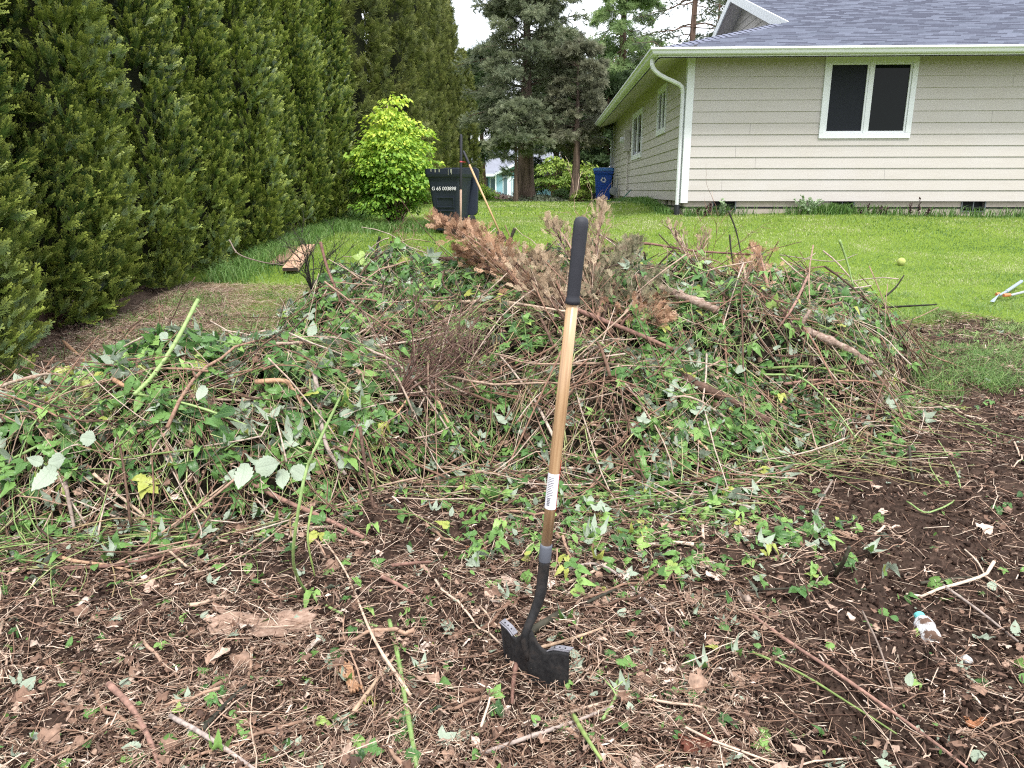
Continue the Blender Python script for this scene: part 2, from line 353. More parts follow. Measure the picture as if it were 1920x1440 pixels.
def crumple(seed):
    r = np.random.default_rng(seed); k = 7; V = []; uv = []; p = r.random(6) * 6; f = r.uniform(3, 8, 6)
    for i in range(9):
        t = i / 8; w = .34 * math.sin(PI * min(.99, max(.02, t)) ** .85) * (1 + .25 * r.normal())
        for j in range(k):
            u_ = j / 3 - 1; x = u_ * w; y = t + .05 * r.normal() * abs(u_)
            V.append((x, y, .10 * math.sin(f[0] * x * 2 + f[1] * y + p[0]) + .07 * math.sin(f[2] * y + f[3] * x * 2 + p[1]) + .55 * x * x * r.choice([.6, 1.5]) + .03 * r.normal())); uv.append((j / 6, t))
    Q = [(i * k + j, i * k + j + 1, (i + 1) * k + j + 1, (i + 1) * k + j) for i in range(8) for j in range(k - 1)]
    return np.array(V), np.array(Q), np.zeros((0, 3), int), np.array(uv)
T_crump = [crumple(i) for i in range(4)]
def quadstrip(a, b, w0, w1, up=(0, 0, 1)):
    a = np.array(a, float); b = np.array(b, float); d = b - a; s = np.cross(d, up); s /= max(1e-6, np.linalg.norm(s))
    return np.array([a - s * w0, a + s * w0, b + s * w1, b - s * w1])
def fan(seed, n=7, w=.03, ang=48, sub=True, curve=.18, lat=1.0):   # flat fan of scale-leaved twigs (cypress / arborvitae)
    r = random.Random(seed); V = []; Q = []; uv = []
    def put(a, b, w0, w1, t0, t1):
        k = len(V); V.extend(quadstrip(a, b, w0, w1)); Q.append((k, k + 1, k + 2, k + 3)); uv.extend([(.5, t0), (.5, t0), (.5, t1), (.5, t1)])
    sp_ = [np.array([math.sin(t * 2) * .05, t, -curve * t * t + .0]) for t in np.linspace(0, 1, 5)]
    for i in range(4): put(sp_[i], sp_[i + 1], w * (1 - i * .15), w * (.85 - i * .15), i / 4, (i + 1) / 4)
    for i in range(n):
        for sgn in (-1, 1):
            t = (i + .6 + r.uniform(-.25, .25)) / (n + .5); p = np.array([0, t, -curve * t * t]); l = lat * (.52 - .36 * abs(t - .35)) * r.uniform(.7, 1.15) * (1.1 - t * .45)
            a = R(ang + r.uniform(-10, 10)); d = np.array([sgn * math.sin(a), math.cos(a), r.uniform(-.3, .22)]); e = p + d * l
            put(p, e, w * .95, w * .5, t * .6, t * .6 + .4)
            if sub:
                for q in (.35, .65):
                    for s2 in (-1, 1):
                        m = p + d * l * q; a2 = a + s2 * R(38); d2 = np.array([sgn * math.sin(a2), math.cos(a2), r.uniform(-.25, .25)])
                        put(m, m + d2 * l * .36, w * .8, w * .35, t * .6 + .2, t * .6 + .4)
    return np.array(V), np.array(Q), np.zeros((0, 3), int), np.array(uv)
T_arb = [fan(1, 6, .026, 30, lat=.72), fan(2, 7, .024, 26, lat=.66)]
T_far = [fan(3, 5, .042, 45, False, .25), fan(4, 6, .04, 55, False, .3)]
def tuft(seed, n=12, w=.045):
    r = random.Random(seed); V = []; Q = []; uv = []
    for i in range(n):
        t = r.uniform(0, .5); a = r.uniform(0, 2 * PI); sp_ = r.uniform(.15, .7); d = np.array([math.cos(a) * sp_, 1, math.sin(a) * sp_]); d /= np.linalg.norm(d)
        k = len(V); V.extend(quadstrip((0, t, 0), np.array([0, t, 0]) + d * r.uniform(.4, .7), w, w * .25, (r.random() - .5, .1, r.random() - .5))); Q.append((k, k + 1, k + 2, k + 3)); uv.extend([(.5, 0), (.5, 0), (.5, 1), (.5, 1)])
    return np.array(V), np.array(Q), np.zeros((0, 3), int), np.array(uv)
T_tuft = [tuft(5), tuft(6, 15, .035)]

# ------------------------------------------------------------------ the evergreen hedge
M_arb = m_leaf('arborvitae', [(0, (.016, .040, .010)), (.4, (.055, .098, .018)), (.75, (.14, .19, .03)), (1, (.19, .28, .13))], (.05, .09, .02), .18, 0, .42, False, tip=((.54, .61, .13), .8))
M_arbfar = m_leaf('arborvitae_far', [(0, (.045, .065, .016)), (.5, (.10, .125, .03)), (1, (.19, .20, .06))], (.05, .09, .02), .25, 0, .6, False, tip=((.34, .37, .09), .7))
M_core = m_plain('light_block_core', (.016, .019, .009), .95, .1, .4, 9, .5)
M_bark = m_ramp('bark', [(0, (.10, .065, .05)), (1, (.17, .11, .085))], .9, .15, 9, .5, (1, 1, .15), .9)
def hedge_tree(seed, Rb, H, n, far=False):
    r = np.random.default_rng(seed); A = Acc()
    h0 = .10
    def rad(z, th):
        t = z / H; base = np.interp(t, [0, .05, .12, .3, .6, .85, 1], [.62, .90, 1, .93, .70, .42, .05]) * Rb
        lob = .05 * np.sin(2 * th + seed + z * .9) + .035 * np.sin(5 * th - z * .8 + seed) + .03 * np.sin(z * 2.7 + seed) + .02 * np.sin(z * 5.3 + 2 * th)
        return base * (1 + lob)
    nc = n // 9; z0 = h0 + (H - h0) * r.random(nc) ** 1.08; t0 = r.random(nc) * 2 * PI; rc_ = rad(z0, t0) - .15 * r.random(nc) ** 1.5 + .02 * r.normal(size=nc)
    out0 = np.stack([np.cos(t0), np.sin(t0), 0 * t0], 1); tan0 = np.stack([-np.sin(t0), np.cos(t0), 0 * t0], 1)
    sw = np.sin(t0 * 3 + z0 * 1.7 + seed)[:, None] * .45
    ax0 = norm(out0 * (.55 + .2 * r.normal(size=(nc, 1))) + np.array([0, 0, 1.]) * (1 + .25 * r.normal(size=(nc, 1))) + tan0 * (sw + .3 * r.normal(size=(nc, 1))))
    ci = np.repeat(np.arange(nc), 9); n = len(ci); al = r.uniform(-.5, .5, n)
    off = r.normal(size=(n, 3)) * .045 * (1.0 - al[:, None] * .8); P = np.stack([rc_ * np.cos(t0), rc_ * np.sin(t0), z0], 1)[ci] + ax0[ci] * (al * .30)[:, None] + off
    ydir = norm(ax0[ci] + off * 5 + .22 * r.normal(size=(n, 3))); P[:, 2] = np.maximum(P[:, 2], .05)
    z = z0[ci]; th = t0[ci]
    zd = norm(np.cross(ydir, out0[ci] * .3 + r.normal(size=(n, 3)) * .6 + tan0[ci] * .5))
    x = np.cross(ydir, zd); Rm = np.stack([x, ydir, zd], 2)
    s = r.uniform(.085, .175, n) * (1.35 if far else 1)
    rn = np.clip(.42 + .17 * r.normal(size=nc)[ci] + .10 * r.normal(size=n) + .16 * np.sin(th * 2 + z * 1.7 + seed) + .15 * (z < 1.0), 0, 1)
    for k, tp in enumerate(T_far if far else T_arb):
        m = (np.arange(n) % 2) == k; inst(A, tp, Rm[m], P[m] - ydir[m] * s[m, None] * .35, s[m], rn[m])
    me = A.mesh('foliage')
    # dark shell added to block light, standing in for the dense inner twigs
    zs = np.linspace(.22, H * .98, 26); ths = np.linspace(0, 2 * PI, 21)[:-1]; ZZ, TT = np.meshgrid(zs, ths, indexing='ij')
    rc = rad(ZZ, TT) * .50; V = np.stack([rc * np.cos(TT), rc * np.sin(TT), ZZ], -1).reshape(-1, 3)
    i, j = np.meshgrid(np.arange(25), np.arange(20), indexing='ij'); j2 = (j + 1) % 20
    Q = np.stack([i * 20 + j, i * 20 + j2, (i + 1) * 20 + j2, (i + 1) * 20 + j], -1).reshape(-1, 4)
    return me, mesh_np('light_block_core', V, [Q], smooth=True)
def trunk_mesh(H, r0, n=9, lean=0.0, K=12, seed=0):
    a = Acc(); z = np.linspace(-.15, H, K); r_ = np.random.default_rng(seed)
    P = np.stack([lean * z + np.cumsum(r_.normal(size=K)) * .01 * H / 6, np.cumsum(r_.normal(size=K)) * .01 * H / 6, z], 1)
    rr = r0 * (1 - z / (H * 1.05)) + r0 * .5 * np.exp(-np.maximum(z, 0) * 3.5); tubes(a, P[None], rr[None], n, np.array([.5])); return a.mesh('trunk', True)
hv = [hedge_tree(1, .69, 7.2, 22000), hedge_tree(2, .67, 7.0, 22000), hedge_tree(3, .66, 7.4, 22000)]
hf = [hedge_tree(4, .92, 7.6, 9000, True), hedge_tree(5, .88, 8.0, 9000, True)]
def bake(me, mat): me.materials.append(mat) if not me.materials else None; return me
def place_hedge(v, mat, x, y, s, sz, rz, label, group):
    root = empty('hedge_tree', (x + (.08 if group.find('near') > 0 else 0), y, float(gz(x, y))), rz, label=label, cat='tree', group=group); root.scale = (s, s, sz)
    for nm, me, mt in (('crown', v[0], mat), ('light_block_core', v[1], M_core), ('trunk', hedge_trunk, M_bark)):
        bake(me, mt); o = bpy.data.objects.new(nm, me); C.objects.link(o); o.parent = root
hedge_trunk = trunk_mesh(5.5, .09)
NEAR = [(-3.84, 4.55, 1.02, 'first and nearest clipped evergreen column, cut by the left edge of the photo'),
        (-3.86, 6.05, 1.0, 'second evergreen column from the camera, wide blue-green skirt over bare soil'),
        (-3.82, 7.35, .96, 'third evergreen column from the camera, bulging beside the dry soil strip'),
        (-3.80, 8.55, .92, 'fourth evergreen column from the camera, shaggy base behind the bent thorny cane'),
        (-3.70, 9.85, .92, 'fifth evergreen column from the camera, standing left of the two planks'),
        (-3.72, 11.0, .84, 'sixth evergreen column from the camera, slim and half hidden by its neighbours'),
        (-3.55, 12.05, .86, 'seventh evergreen column from the camera, just before the lime-green shrub row'),
        (-3.45, 13.3, .92, 'eighth evergreen column from the camera, touching the left side of the lime-green shrub')]
for i, (x, y, s, lb) in enumerate(NEAR): place_hedge(hv[i % 3], M_arb, x, y, s, 1.0, i * 1.9, lb, 'tall evergreen hedge trees in the near row on the left')
FAR = [(-4.9, 17.2, 1.15, 1.1, 'broad dull-green hedge tree rising behind the lime-green shrub, leftmost of the far row'),
       (-3.7, 17.9, 1.1, 1.08, 'olive hedge tree directly above the lime-green shrub'),
       (-3.0, 19.3, .95, 1.05, 'olive hedge tree right above the lime-green shrub crown'),
       (-2.75, 21.2, .85, 1.06, 'narrow hedge tree at the right shoulder of the lime-green shrub'),
       (-2.65, 23.6, .85, 1.05, 'narrow hedge tree behind the left edge of the black bin'),
       (-2.6, 26.2, .85, 1.02, 'narrow hedge tree behind the black bin lid'),
       (-2.6, 29.2, .85, 1.0, 'slender hedge tree behind the upright black tool grip'),
       (-2.6, 32.5, .9, .98, 'pointed hedge tree whose tip shows against the white sky'),
       (-2.3, 36.5, .95, .86, 'last hedge tree of the far row, lower than the pointed one beside it')]
for i, (x, y, s, sz, lb) in enumerate(FAR): place_hedge(hf[i % 2], M_arbfar, x, y, s, sz, i * 2.3 + 1, lb, 'dull green hedge trees in the far row')

# ------------------------------------------------------------------ conifers behind the lawn
def conifer(name, x, y, H, r0, h0, L0, nb, ns, size, mat, tpls, label, prof=None, elev=0.1, droop=.25, hang=.35, lean=0, seed=0, bare=.25, jitter=.35, group=None, barkmat=None, width=.26, cat='tree'):
    r = np.random.default_rng(seed); root = empty(name, (x, y, float(gz(x, y)) - .02), 0, label=label, cat=cat, group=group)
    link('trunk', trunk_mesh(H, r0, 10, lean, 14, seed), barkmat or M_bark, root)
    A = Acc(); B = Acc(); prof = prof or (lambda t: 1 - .8 * t)
    hs = np.sort(h0 + (H - h0) * r.random(nb) ** .9); az = np.arange(nb) * 2.4 + r.normal(size=nb) * .4
    Ls = np.array([L0 * prof((h - h0) / (H - h0)) for h in hs]) * r.uniform(1 - jitter, 1 + jitter * .6, nb)
    el = elev + r.normal(size=nb) * .15 + .25 * (hs / H) ** 2
    K = 7; t = np.linspace(0, 1, K)
    d = np.stack([np.cos(az) * np.cos(el), np.sin(az) * np.cos(el), np.sin(el)], 1)
    P = np.stack([lean * hs, 0 * hs, hs], 1)[:, None] + d[:, None] * Ls[:, None, None] * t[None, :, None]
    P[:, :, 2] -= droop * Ls[:, None] * t[None] ** 2; P += r.normal(size=P.shape) * .02 * Ls[:, None, None]
    tubes(B, P, np.linspace(1, .2, K)[None] * np.maximum(.012, Ls[:, None] * .014 * (r0 / .2) ** .3), 5)
    B.build('limbs', barkmat or M_bark, root)
    n = nb * ns; bi = np.repeat(np.arange(nb), ns); tt = bare + (1.02 - bare) * r.random(n) ** .8
    k = np.clip(tt * (K - 1), 0, K - 1.001); ki = k.astype(int); f = (k - ki)[:, None]
    p = P[bi, ki] * (1 - f) + P[bi, ki + 1] * f; dd = d[bi]; side = np.stack([-dd[:, 1], dd[:, 0], 0 * dd[:, 0]], 1)
    wd = Ls[bi] * width * (1.15 - tt) ** .5
    o = r.normal(size=(n, 2)); p = p + side * (o[:, :1] * wd[:, None] * .55); p[:, 2] += o[:, 1] * wd * .28 - hang * wd * r.random(n)
    yd = norm(dd * .8 + side * o[:, :1] * .6 + np.array([0, 0, 1.]) * (.25 - hang + .35 * r.normal(size=(n, 1))) + .3 * r.normal(size=(n, 3)))
    Rm = frames(np.cross(yd, r.normal(size=(n, 3)))); 
    zd = norm(np.cross(yd, side + .5 * r.normal(size=(n, 3)))); xx = np.cross(yd, zd); Rm = np.stack([xx, yd, zd], 2)
    s = size * r.uniform(.6, 1.3, n); rn = np.clip(.5 + .2 * r.normal(size=n) + .22 * np.sin(bi * 1.7), 0, 1)
    for q, tp in enumerate(tpls):
        m = (np.arange(n) % len(tpls)) == q; inst(A, tp, Rm[m], p[m], s[m], rn[m])
    A.build('crown', mat, root); return root
def m_fol(name, a, b, c, tipc, tipf=.5, tr=.15): return m_leaf(name, [(0, a), (.5, b), (1, c)], b, tr, 0, .65, False, tip=(tipc, tipf))
M_cyp = m_fol('cypress', (.085, .115, .07), (.19, .225, .135), (.30, .33, .20), (.42, .45, .28), .7, .35)
M_cypd = m_fol('cypress_dull', (.09, .10, .065), (.18, .185, .12), (.28, .28, .18), (.36, .37, .24), .6, .3)
M_cedar = m_fol('cedar', (.10, .17, .06), (.17, .26, .09), (.27, .36, .14), (.34, .44, .18), .6, .35)
M_fir = m_fol('fir', (.05, .07, .045), (.085, .11, .065), (.14, .165, .10), (.19, .22, .13))
M_bkg = m_fol('dark_wood', (.018, .035, .014), (.035, .062, .024), (.07, .11, .04), (.09, .14, .05))
M_redbark = m_ramp('red_bark', [(0, (.12, .083, .067)), (1, (.19, .14, .115))], .9, .15, 7, .6, (1.6, 1.6, .12), 1)
M_lime = m_fol('lime', (.06, .12, .025), (.14, .23, .035), (.30, .38, .06), (.34, .42, .08), .5, .25)
p = at(985, 378, 27.5)
conifer('cypress_tree', p.x, 27.5, 8.6, .33, 2.25, 2.15, 150, 160, .21, M_cyp, T_far + T_tuft, 'large grey-green cypress with a thick fluted red-brown trunk behind the lawn', prof=lambda t: (1.0 if t < .35 else 1.0 - .85 * (t - .35)), elev=.05, droop=.18, seed=31, barkmat=M_redbark, lean=.0, jitter=.45)
conifer('cypress_tree', p.x - .35, 25.6, 3.1, .07, 1.65, 1.3, 46, 150, .17, M_cyp, T_far, 'low spreading grey juniper crown in front of the thick cypress trunk', prof=lambda t: 1 - .5 * t, elev=.15, droop=.3, seed=33, barkmat=M_redbark)
p = at(1078, 379, 26.5)
conifer('twin_stemmed_cypress', p.x, 26.5, 4.9, .17, 1.7, 1.25, 70, 130, .19, M_cypd, T_far + T_tuft, 'smaller brownish cypress with a bare forked trunk, left of the blue bin', prof=lambda t: 1 - .35 * t, elev=.25, droop=.2, seed=35, barkmat=M_redbark, bare=.35)
p = at(1160, 370, 42)
conifer('cedar_tree', p.x, 42, 15.5, .35, 3, 3.2, 130, 110, .42, M_cedar, T_far, 'tall pale green cedar with drooping sprays against the white sky', elev=-.1, droop=.35, hang=.8, seed=37, prof=lambda t: 1 - .85 * t)
p = at(1284, 370, 34)
conifer('fir_tree', p.x, 34, 17, .2, 5, 3.0, 95, 30, .26, M_fir, T_tuft, 'open dark fir with a thin straight trunk behind the gable', elev=-.05, droop=.12, seed=39, prof=lambda t: 1 - .5 * t, bare=.2, width=.16)
p = at(1135, 370, 38)
conifer('dark_conifer', p.x, 38, 5.6, .2, .3, 2.2, 90, 80, .4, M_bkg, T_far + T_tuft, 'dark bushy evergreen filling the gap behind the blue bin', seed=43, prof=lambda t: 1 - .5 * t, elev=.1)
p = at(1040, 370, 40)
conifer('dark_conifer', p.x, 39, 7.4, .2, .25, 2.6, 90, 80, .45, M_bkg, T_far + T_tuft, 'dark evergreen mass seen between the two cypress trunks', seed=45, prof=lambda t: 1 - .6 * t, elev=.1)
p = at(905, 370, 44)
conifer('dark_conifer', p.x, 46, 8.2, .2, 2.6, 2.4, 80, 70, .45, M_bkg, T_far + T_tuft, 'dark evergreen overhanging the blue house roof', seed=47, prof=lambda t: 1 - .6 * t, elev=.1)
p = at(1310, 370, 50)
conifer('fir_tree', p.x + .6, 50, 14, .25, 3, 3.2, 70, 26, .4, M_fir, T_tuft, 'rightmost fir, mostly hidden behind the house gable', seed=51, prof=lambda t: 1 - .6 * t)

# ------------------------------------------------------------------ broad-leaved shrubs
T_sleaf = leaflet(Wd=.30, rows=3, fold=.15, droop=.35, ser=0)
def shrub(name, x, y, rx, rz_, zc, ntier, nleaf, ls, mat, label, seed, cat='shrub', group=None, zbase=0.15, stems=14, tier=.22, shape=1.0):
    r = np.random.default_rng(seed); root = empty(name, (x, y, float(gz(x, y))), 0, label=label, cat=cat, group=group)
    u = norm(r.normal(size=(ntier, 3))); lb_ = r.normal(size=(7, 3)); lb_ = norm(lb_); q = r.uniform(.30, 1.0, ntier) ** .5 * (.80 + .34 * np.max(np.clip(u @ lb_.T, 0, 1) ** 6, 1) + .08 * r.normal(size=ntier)); Cn = u * q[:, None] * [rx, rx, rz_]; Cn[:, 2] += zc
    up = sstep(Cn[:, 2], zc, zc + rz_); Cn[:, 0] *= 1 - .25 * up * shape; m = Cn[:, 2] > zbase; Cn = Cn[m]; nt_ = len(Cn)
    outd = norm(Cn * [1, 1, 0] + 1e-6); N = nt_ * nleaf; b = np.repeat(np.arange(nt_), nleaf)
    rr = np.sqrt(r.random(N)) * tier * r.uniform(.7, 1.3, nt_)[b]; a = r.random(N) * 2 * PI; off = np.stack([rr * np.cos(a), rr * np.sin(a), 0 * a], 1)
    P = Cn[b] + off; P[:, 2] += r.normal(size=N) * .022 - (off * outd[b]).sum(1) * .35
    yd = norm(np.stack([np.cos(a), np.sin(a), -.35 + .3 * r.normal(size=N)], 1) + outd[b] * .5 + .3 * r.normal(size=(N, 3)))
    zd = norm(np.array([0, 0, 1.]) + .35 * r.normal(size=(N, 3))); xx = norm(np.cross(yd, zd)); zd = np.cross(xx, yd)
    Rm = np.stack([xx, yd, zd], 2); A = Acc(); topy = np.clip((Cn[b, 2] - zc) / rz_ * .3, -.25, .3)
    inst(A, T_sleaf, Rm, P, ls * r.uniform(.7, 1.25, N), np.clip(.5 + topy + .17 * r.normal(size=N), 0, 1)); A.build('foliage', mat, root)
    B = Acc(); e = Cn[r.choice(nt_, min(stems * 4, nt_), False)]; t = np.linspace(0, 1, 7)[None, :, None]
    b0 = np.stack([r.normal(size=len(e)) * .07, r.normal(size=len(e)) * .07, 0 * e[:, 0] - .03], 1)[:, None]
    Pm = b0 * (1 - t) + e[:, None] * t; Pm[:, :, 2] += (np.sin(t * PI) * .12 * rz_)[:, :, 0]
    tubes(B, Pm, np.linspace(.014, .004, 7)[None], 5); B.build('stems', M_stick, root); return root
M_shrub = m_leaf('lime_shrub', [(0, (.12, .25, .045)), (.45, (.25, .44, .06)), (.75, (.46, .62, .08)), (1, (.72, .78, .12))], (.2, .4, .05), .4, 0, .5, False)
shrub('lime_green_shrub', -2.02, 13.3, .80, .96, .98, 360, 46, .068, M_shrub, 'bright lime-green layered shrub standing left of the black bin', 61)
for (px, Y, rx, rz_, zc, lb, sd_) in ((1040, 36, 1.1, .9, 1.1, 'yellow-green bush glowing between the two cypress trunks', 62), (1095, 33, .9, .6, .9, 'yellow-green bush right behind the forked cypress trunk', 63)):
    q = at(px, 374, Y); shrub('yellow_green_bush', q.x, Y, rx, rz_, zc, 70, 34, .13, M_lime, lb, sd_, tier=.4)
q = at(1090, 378, 26); shrub('rounded_lime_bush', q.x, 26.2, .36, .24, .16, 60, 30, .05, M_lime, 'low rounded lime bush at the foot of the forked cypress', 64, zbase=0, tier=.1)
q = at(1052, 378, 28); shrub('low_green_bush', q.x, 28, .4, .28, .2, 60, 30, .06, m_fol('lb', (.05, .1, .03), (.08, .16, .04), (.14, .24, .06), (.15, .25, .06)), 'low dark-green bush left of the forked cypress foot', 65, zbase=0, tier=.12)
q = at(905, 374, 30); shrub('leafy_green_bush', q.x, 30, .5, .35, .25, 60, 30, .08, M_shrub, 'small fresh green bush right of the black bin, before the blue house', 66, zbase=0, tier=.15)
M_hth = m_fol('heather', (.20, .12, .10), (.28, .18, .15), (.36, .27, .2), (.4, .28, .24))
q = at(932, 374, 32); shrub('pinkish_heather', q.x, 32, .75, .22, .12, 70, 30, .07, M_hth, 'low pinkish heather clump in front of the blue house', 67, zbase=0, tier=.16)
q = at(985, 376, 27.5); shrub('grey_groundcover', q.x + .5, 26.9, 1.1, .18, .06, 110, 26, .08, m_fol('ggc', (.09, .12, .08), (.14, .17, .11), (.2, .22, .15), (.2, .24, .15)), 'grey-green weeds around the foot of the big cypress', 68, zbase=0, tier=.2)

# ------------------------------------------------------------------ main house
M_white = m_plain('white_trim', (.68, .70, .72), .45, .4, .05, 6, .05)
def m_siding():
    t = NT('siding'); v = t.coord(scale=(1, 1, 14)); n = t.noise(2.2, 6, v); n2 = t.noise(1.3, 4, t.coord()); g = t.noise(26, 4, t.coord(scale=(.12, .12, 6)))
    c = t.mix(n, (.41, .375, .345), (.50, .465, .44)); c = t.mix(t.rng(n2, .35, .75, 0, .5), c, (.49, .465, .465)); c = t.mix(t.rng(g, .62, .78, 0, .3), c, (.28, .235, .20))
    t.pbr(c, .7, .25, t.bump(g, .25, .004)); return t.m
M_sid = m_siding(); M_conc = m_plain('concrete', (.36, .31, .27), .9, .15, .25, 5, .3); M_dark = m_plain('dark_void', (.012, .013, .014), .6, .2, .2, 8, 0)
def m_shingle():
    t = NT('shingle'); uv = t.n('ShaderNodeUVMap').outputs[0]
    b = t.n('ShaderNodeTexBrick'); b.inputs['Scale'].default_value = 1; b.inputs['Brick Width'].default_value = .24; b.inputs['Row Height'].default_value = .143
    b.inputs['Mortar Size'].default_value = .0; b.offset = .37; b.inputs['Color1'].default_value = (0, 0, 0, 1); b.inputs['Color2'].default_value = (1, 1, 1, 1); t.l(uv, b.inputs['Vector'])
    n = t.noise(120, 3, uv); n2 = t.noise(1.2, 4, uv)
    c = t.ramp(b.outputs[0], [(0, (.10, .115, .15)), (.25, (.14, .155, .20)), (.5, (.175, .195, .25)), (1, (.22, .24, .31))]); sv = t.n('ShaderNodeSeparateXYZ'); t.l(uv, sv.inputs[0]); fr = t.math('FRACT', t.math('DIVIDE', sv.outputs[1], .143)); tab_shadow = t.math('MULTIPLY', t.rng(fr, .10, .16, 1, 0), t.rng(b.outputs[0], .45, .6, .12, .8)); c = t.mix(tab_shadow, c, (.035, .038, .055)); c = t.mix(t.rng(n, .3, .75, 0, .25), c, (.20, .205, .27))  # shadow line under the tabs painted as a dark band along each course
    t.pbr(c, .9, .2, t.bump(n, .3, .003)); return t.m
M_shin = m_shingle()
def m_glass():
    t = NT('window_glass'); t.pbr((.004, .006, .006), .04, .12, t.bump(t.noise(1.5, 2, t.coord()), .02, .01)); return t.m
M_glass = m_glass()
HO = at(1279, 377, 13.0); HZ = HO.z                    # wall corner; z of the lowest siding edge
HB = float(gz(HO.x + .5, 12.9)) - .25 - HZ
HR = R(-2.5)
house = empty('beige_house', (HO.x, HO.y, HZ), HR, label='beige single-storey house with lap siding, white gutters and grey shingle roof', cat='house')
WH, WL, DL, EX = 2.36, 10.5, 14.0, .178                 # wall height above siding edge, front length, depth, board exposure
jr = random.Random(12)
def siding(axis_, a0, a1, holes, name, ztop=WH):
    m = MB(); z = 0.0
    while z < ztop - .01:
        zb_ = (int(round(z / EX * 1e4)) // 10000) * EX; z1 = min(zb_ + EX, ztop)
        for h in holes:
            for e_ in (h[2] + .02, h[3] - .02):
                if z + .004 < e_ < z1 - .004: z1 = e_
        cuts = sorted([(h[0], h[1]) for h in holes if h[2] + .02 < z1 - .002 and h[3] - .02 > z + .002]); segs = []; s0 = a0
        for c0, c1 in cuts: segs.append((s0, c0)); s0 = c1
        segs.append((s0, a1))
        s2 = []
        for s, e in segs:                                # butt joints between board lengths
            js = [q for q in [s + jr.uniform(.6, 4.5), s + jr.uniform(4.5, 9)] if q < e - .3 and jr.random() < .6]
            for q in js: s2.append((s, q - .0015)); s = q + .0015
            s2.append((s, e))
        for s, e in s2:
            if e - s < .01: continue
            lo, hi = -.024 + .016 * (z - zb_) / EX, -.024 + .016 * (z1 - zb_) / EX                          # lower edge stands proud of the wall plane
            if axis_ == 'x': V = [(s, lo, z), (e, lo, z), (e, hi, z1), (s, hi, z1), (s, .01, z), (e, .01, z)]
            else: V = [(lo, s, z), (lo, e, z), (hi, e, z1), (hi, s, z1), (.01, s, z), (.01, e, z)]
            k = len(m.V); m.V += V; m.F += [(k, k + 1, k + 2, k + 3), (k + 4, k + 5, k + 1, k)]
        z = z1
    return m.build(name, M_sid, house)
FW = (2.46, 4.18, 1.01, 2.385)                          # front window: x0, x1, z0, z1
def on_side(px, py):                                    # point of the side wall seen along a sight line -> (v, z)
    d = ray(px, py); o = Vector((0, 0, CH)); n_ = Matrix.Rotation(HR, 3, 'Z') @ Vector((1, 0, 0)); t = (HO - o).dot(n_) / d.dot(n_); p = Matrix.Rotation(-HR, 3, 'Z') @ (o + d * t - HO); return p.y, p.z
def on_front(px, py):
    d = ray(px, py); o = Vector((0, 0, CH)); n_ = Matrix.Rotation(HR, 3, 'Z') @ Vector((0, 1, 0)); t = (HO - o).dot(n_) / d.dot(n_); p = Matrix.Rotation(-HR, 3, 'Z') @ (o + d * t - HO); return p.x, p.z
a, b = on_front(1533, 260); c, d = on_front(1727, 106); FW = (a, c - .03, b, d)
SW = []
for (x0, yb, x1, yt) in ((1236, 254, 1252, 155), (1190, 299, 1208, 200)):
    v0, _ = on_side(x1, 200); v1, _ = on_side(x0, 200); _, zt = on_side(x1, yt); _, zb = on_side(x0 + 2, yb); SW.append((v0, v1, zb, min(zt, WH - .06)))
siding('x', 0, WL, [FW], 'front_wall'); siding('y', 0, DL, SW, 'side_wall')
m = MB(); m.box(.03, WL, .015, .05, .0, WH); 
m = MB()                                                # inner boxes so the house is closed and dark inside
for s in ((0.012, WL, 1.2, 1.25),): m.box(s[0], s[1], s[2], s[3], -.1, WH)
m.box(.9, .95, 1.26, DL, -.1, WH); m.box(.012, WL, .012, DL, -.12, -.09); m.build('inner_wall', M_dark, house)
m = MB(); m.box(WL - .02, WL + .1, 0, DL, HB, WH); m.box(0.013, WL - .021, DL, DL + .1, HB, WH); m.build('rear_wall', M_sid, house)
VENT = [on_front((585 + 0) / 2.286 + 1080, 376)[0], on_front(1092 / 2.286 + 1080, 376)[0], on_front(1655 / 2.286 + 1080, 376)[0]]
fm = MB(); s0 = .03
for v in VENT: fm.box(s0, v, .02, .2, HB, -.003); fm.box(v, v + .40, .02, .2, HB, -.165); s0 = v + .40
fm.box(s0, WL - .03, .02, .2, HB, -.003); sv = [1.6, 3.2, 5.2]; s0 = .22
for v in sv: fm.box(.02, .2, s0, v, HB, -.003); fm.box(.02, .2, v, v + .38, HB, -.16); s0 = v + .38
fm.box(.02, .2, s0, DL, HB, -.003); fm.build('foundation', M_conc, house)
for v in VENT:
    m = MB(); m.box(v + .01, v + .39, .10, .11, -.164, -.004); o = m.build('crawl_vent', M_dark, house)
    m = MB(); m.box(v, v + .40, .0, .018, -.172, -.155); m.box(v, v + .018, .0, .018, -.154, -.006); m.box(v + .382, v + .40, .0, .018, -.154, -.006); m.box(v + .19, v + .205, .004, .014, -.154, -.006); m.build('vent_frame', m_plain('vent_metal', (.10, .11, .12), .6), o)
for v in sv:
    m = MB(); m.box(.10, .11, v + .01, v + .37, -.159, -.004); m.build('crawl_vent', M_dark, house)
# corner boards
m = MB(); m.box(-.031, .085, -.033, -.0245, -.03, WH - .02); m.box(-.0325, -.0245, -.0235, .10, -.03, WH - .02); m.build('corner_board', M_white, house)
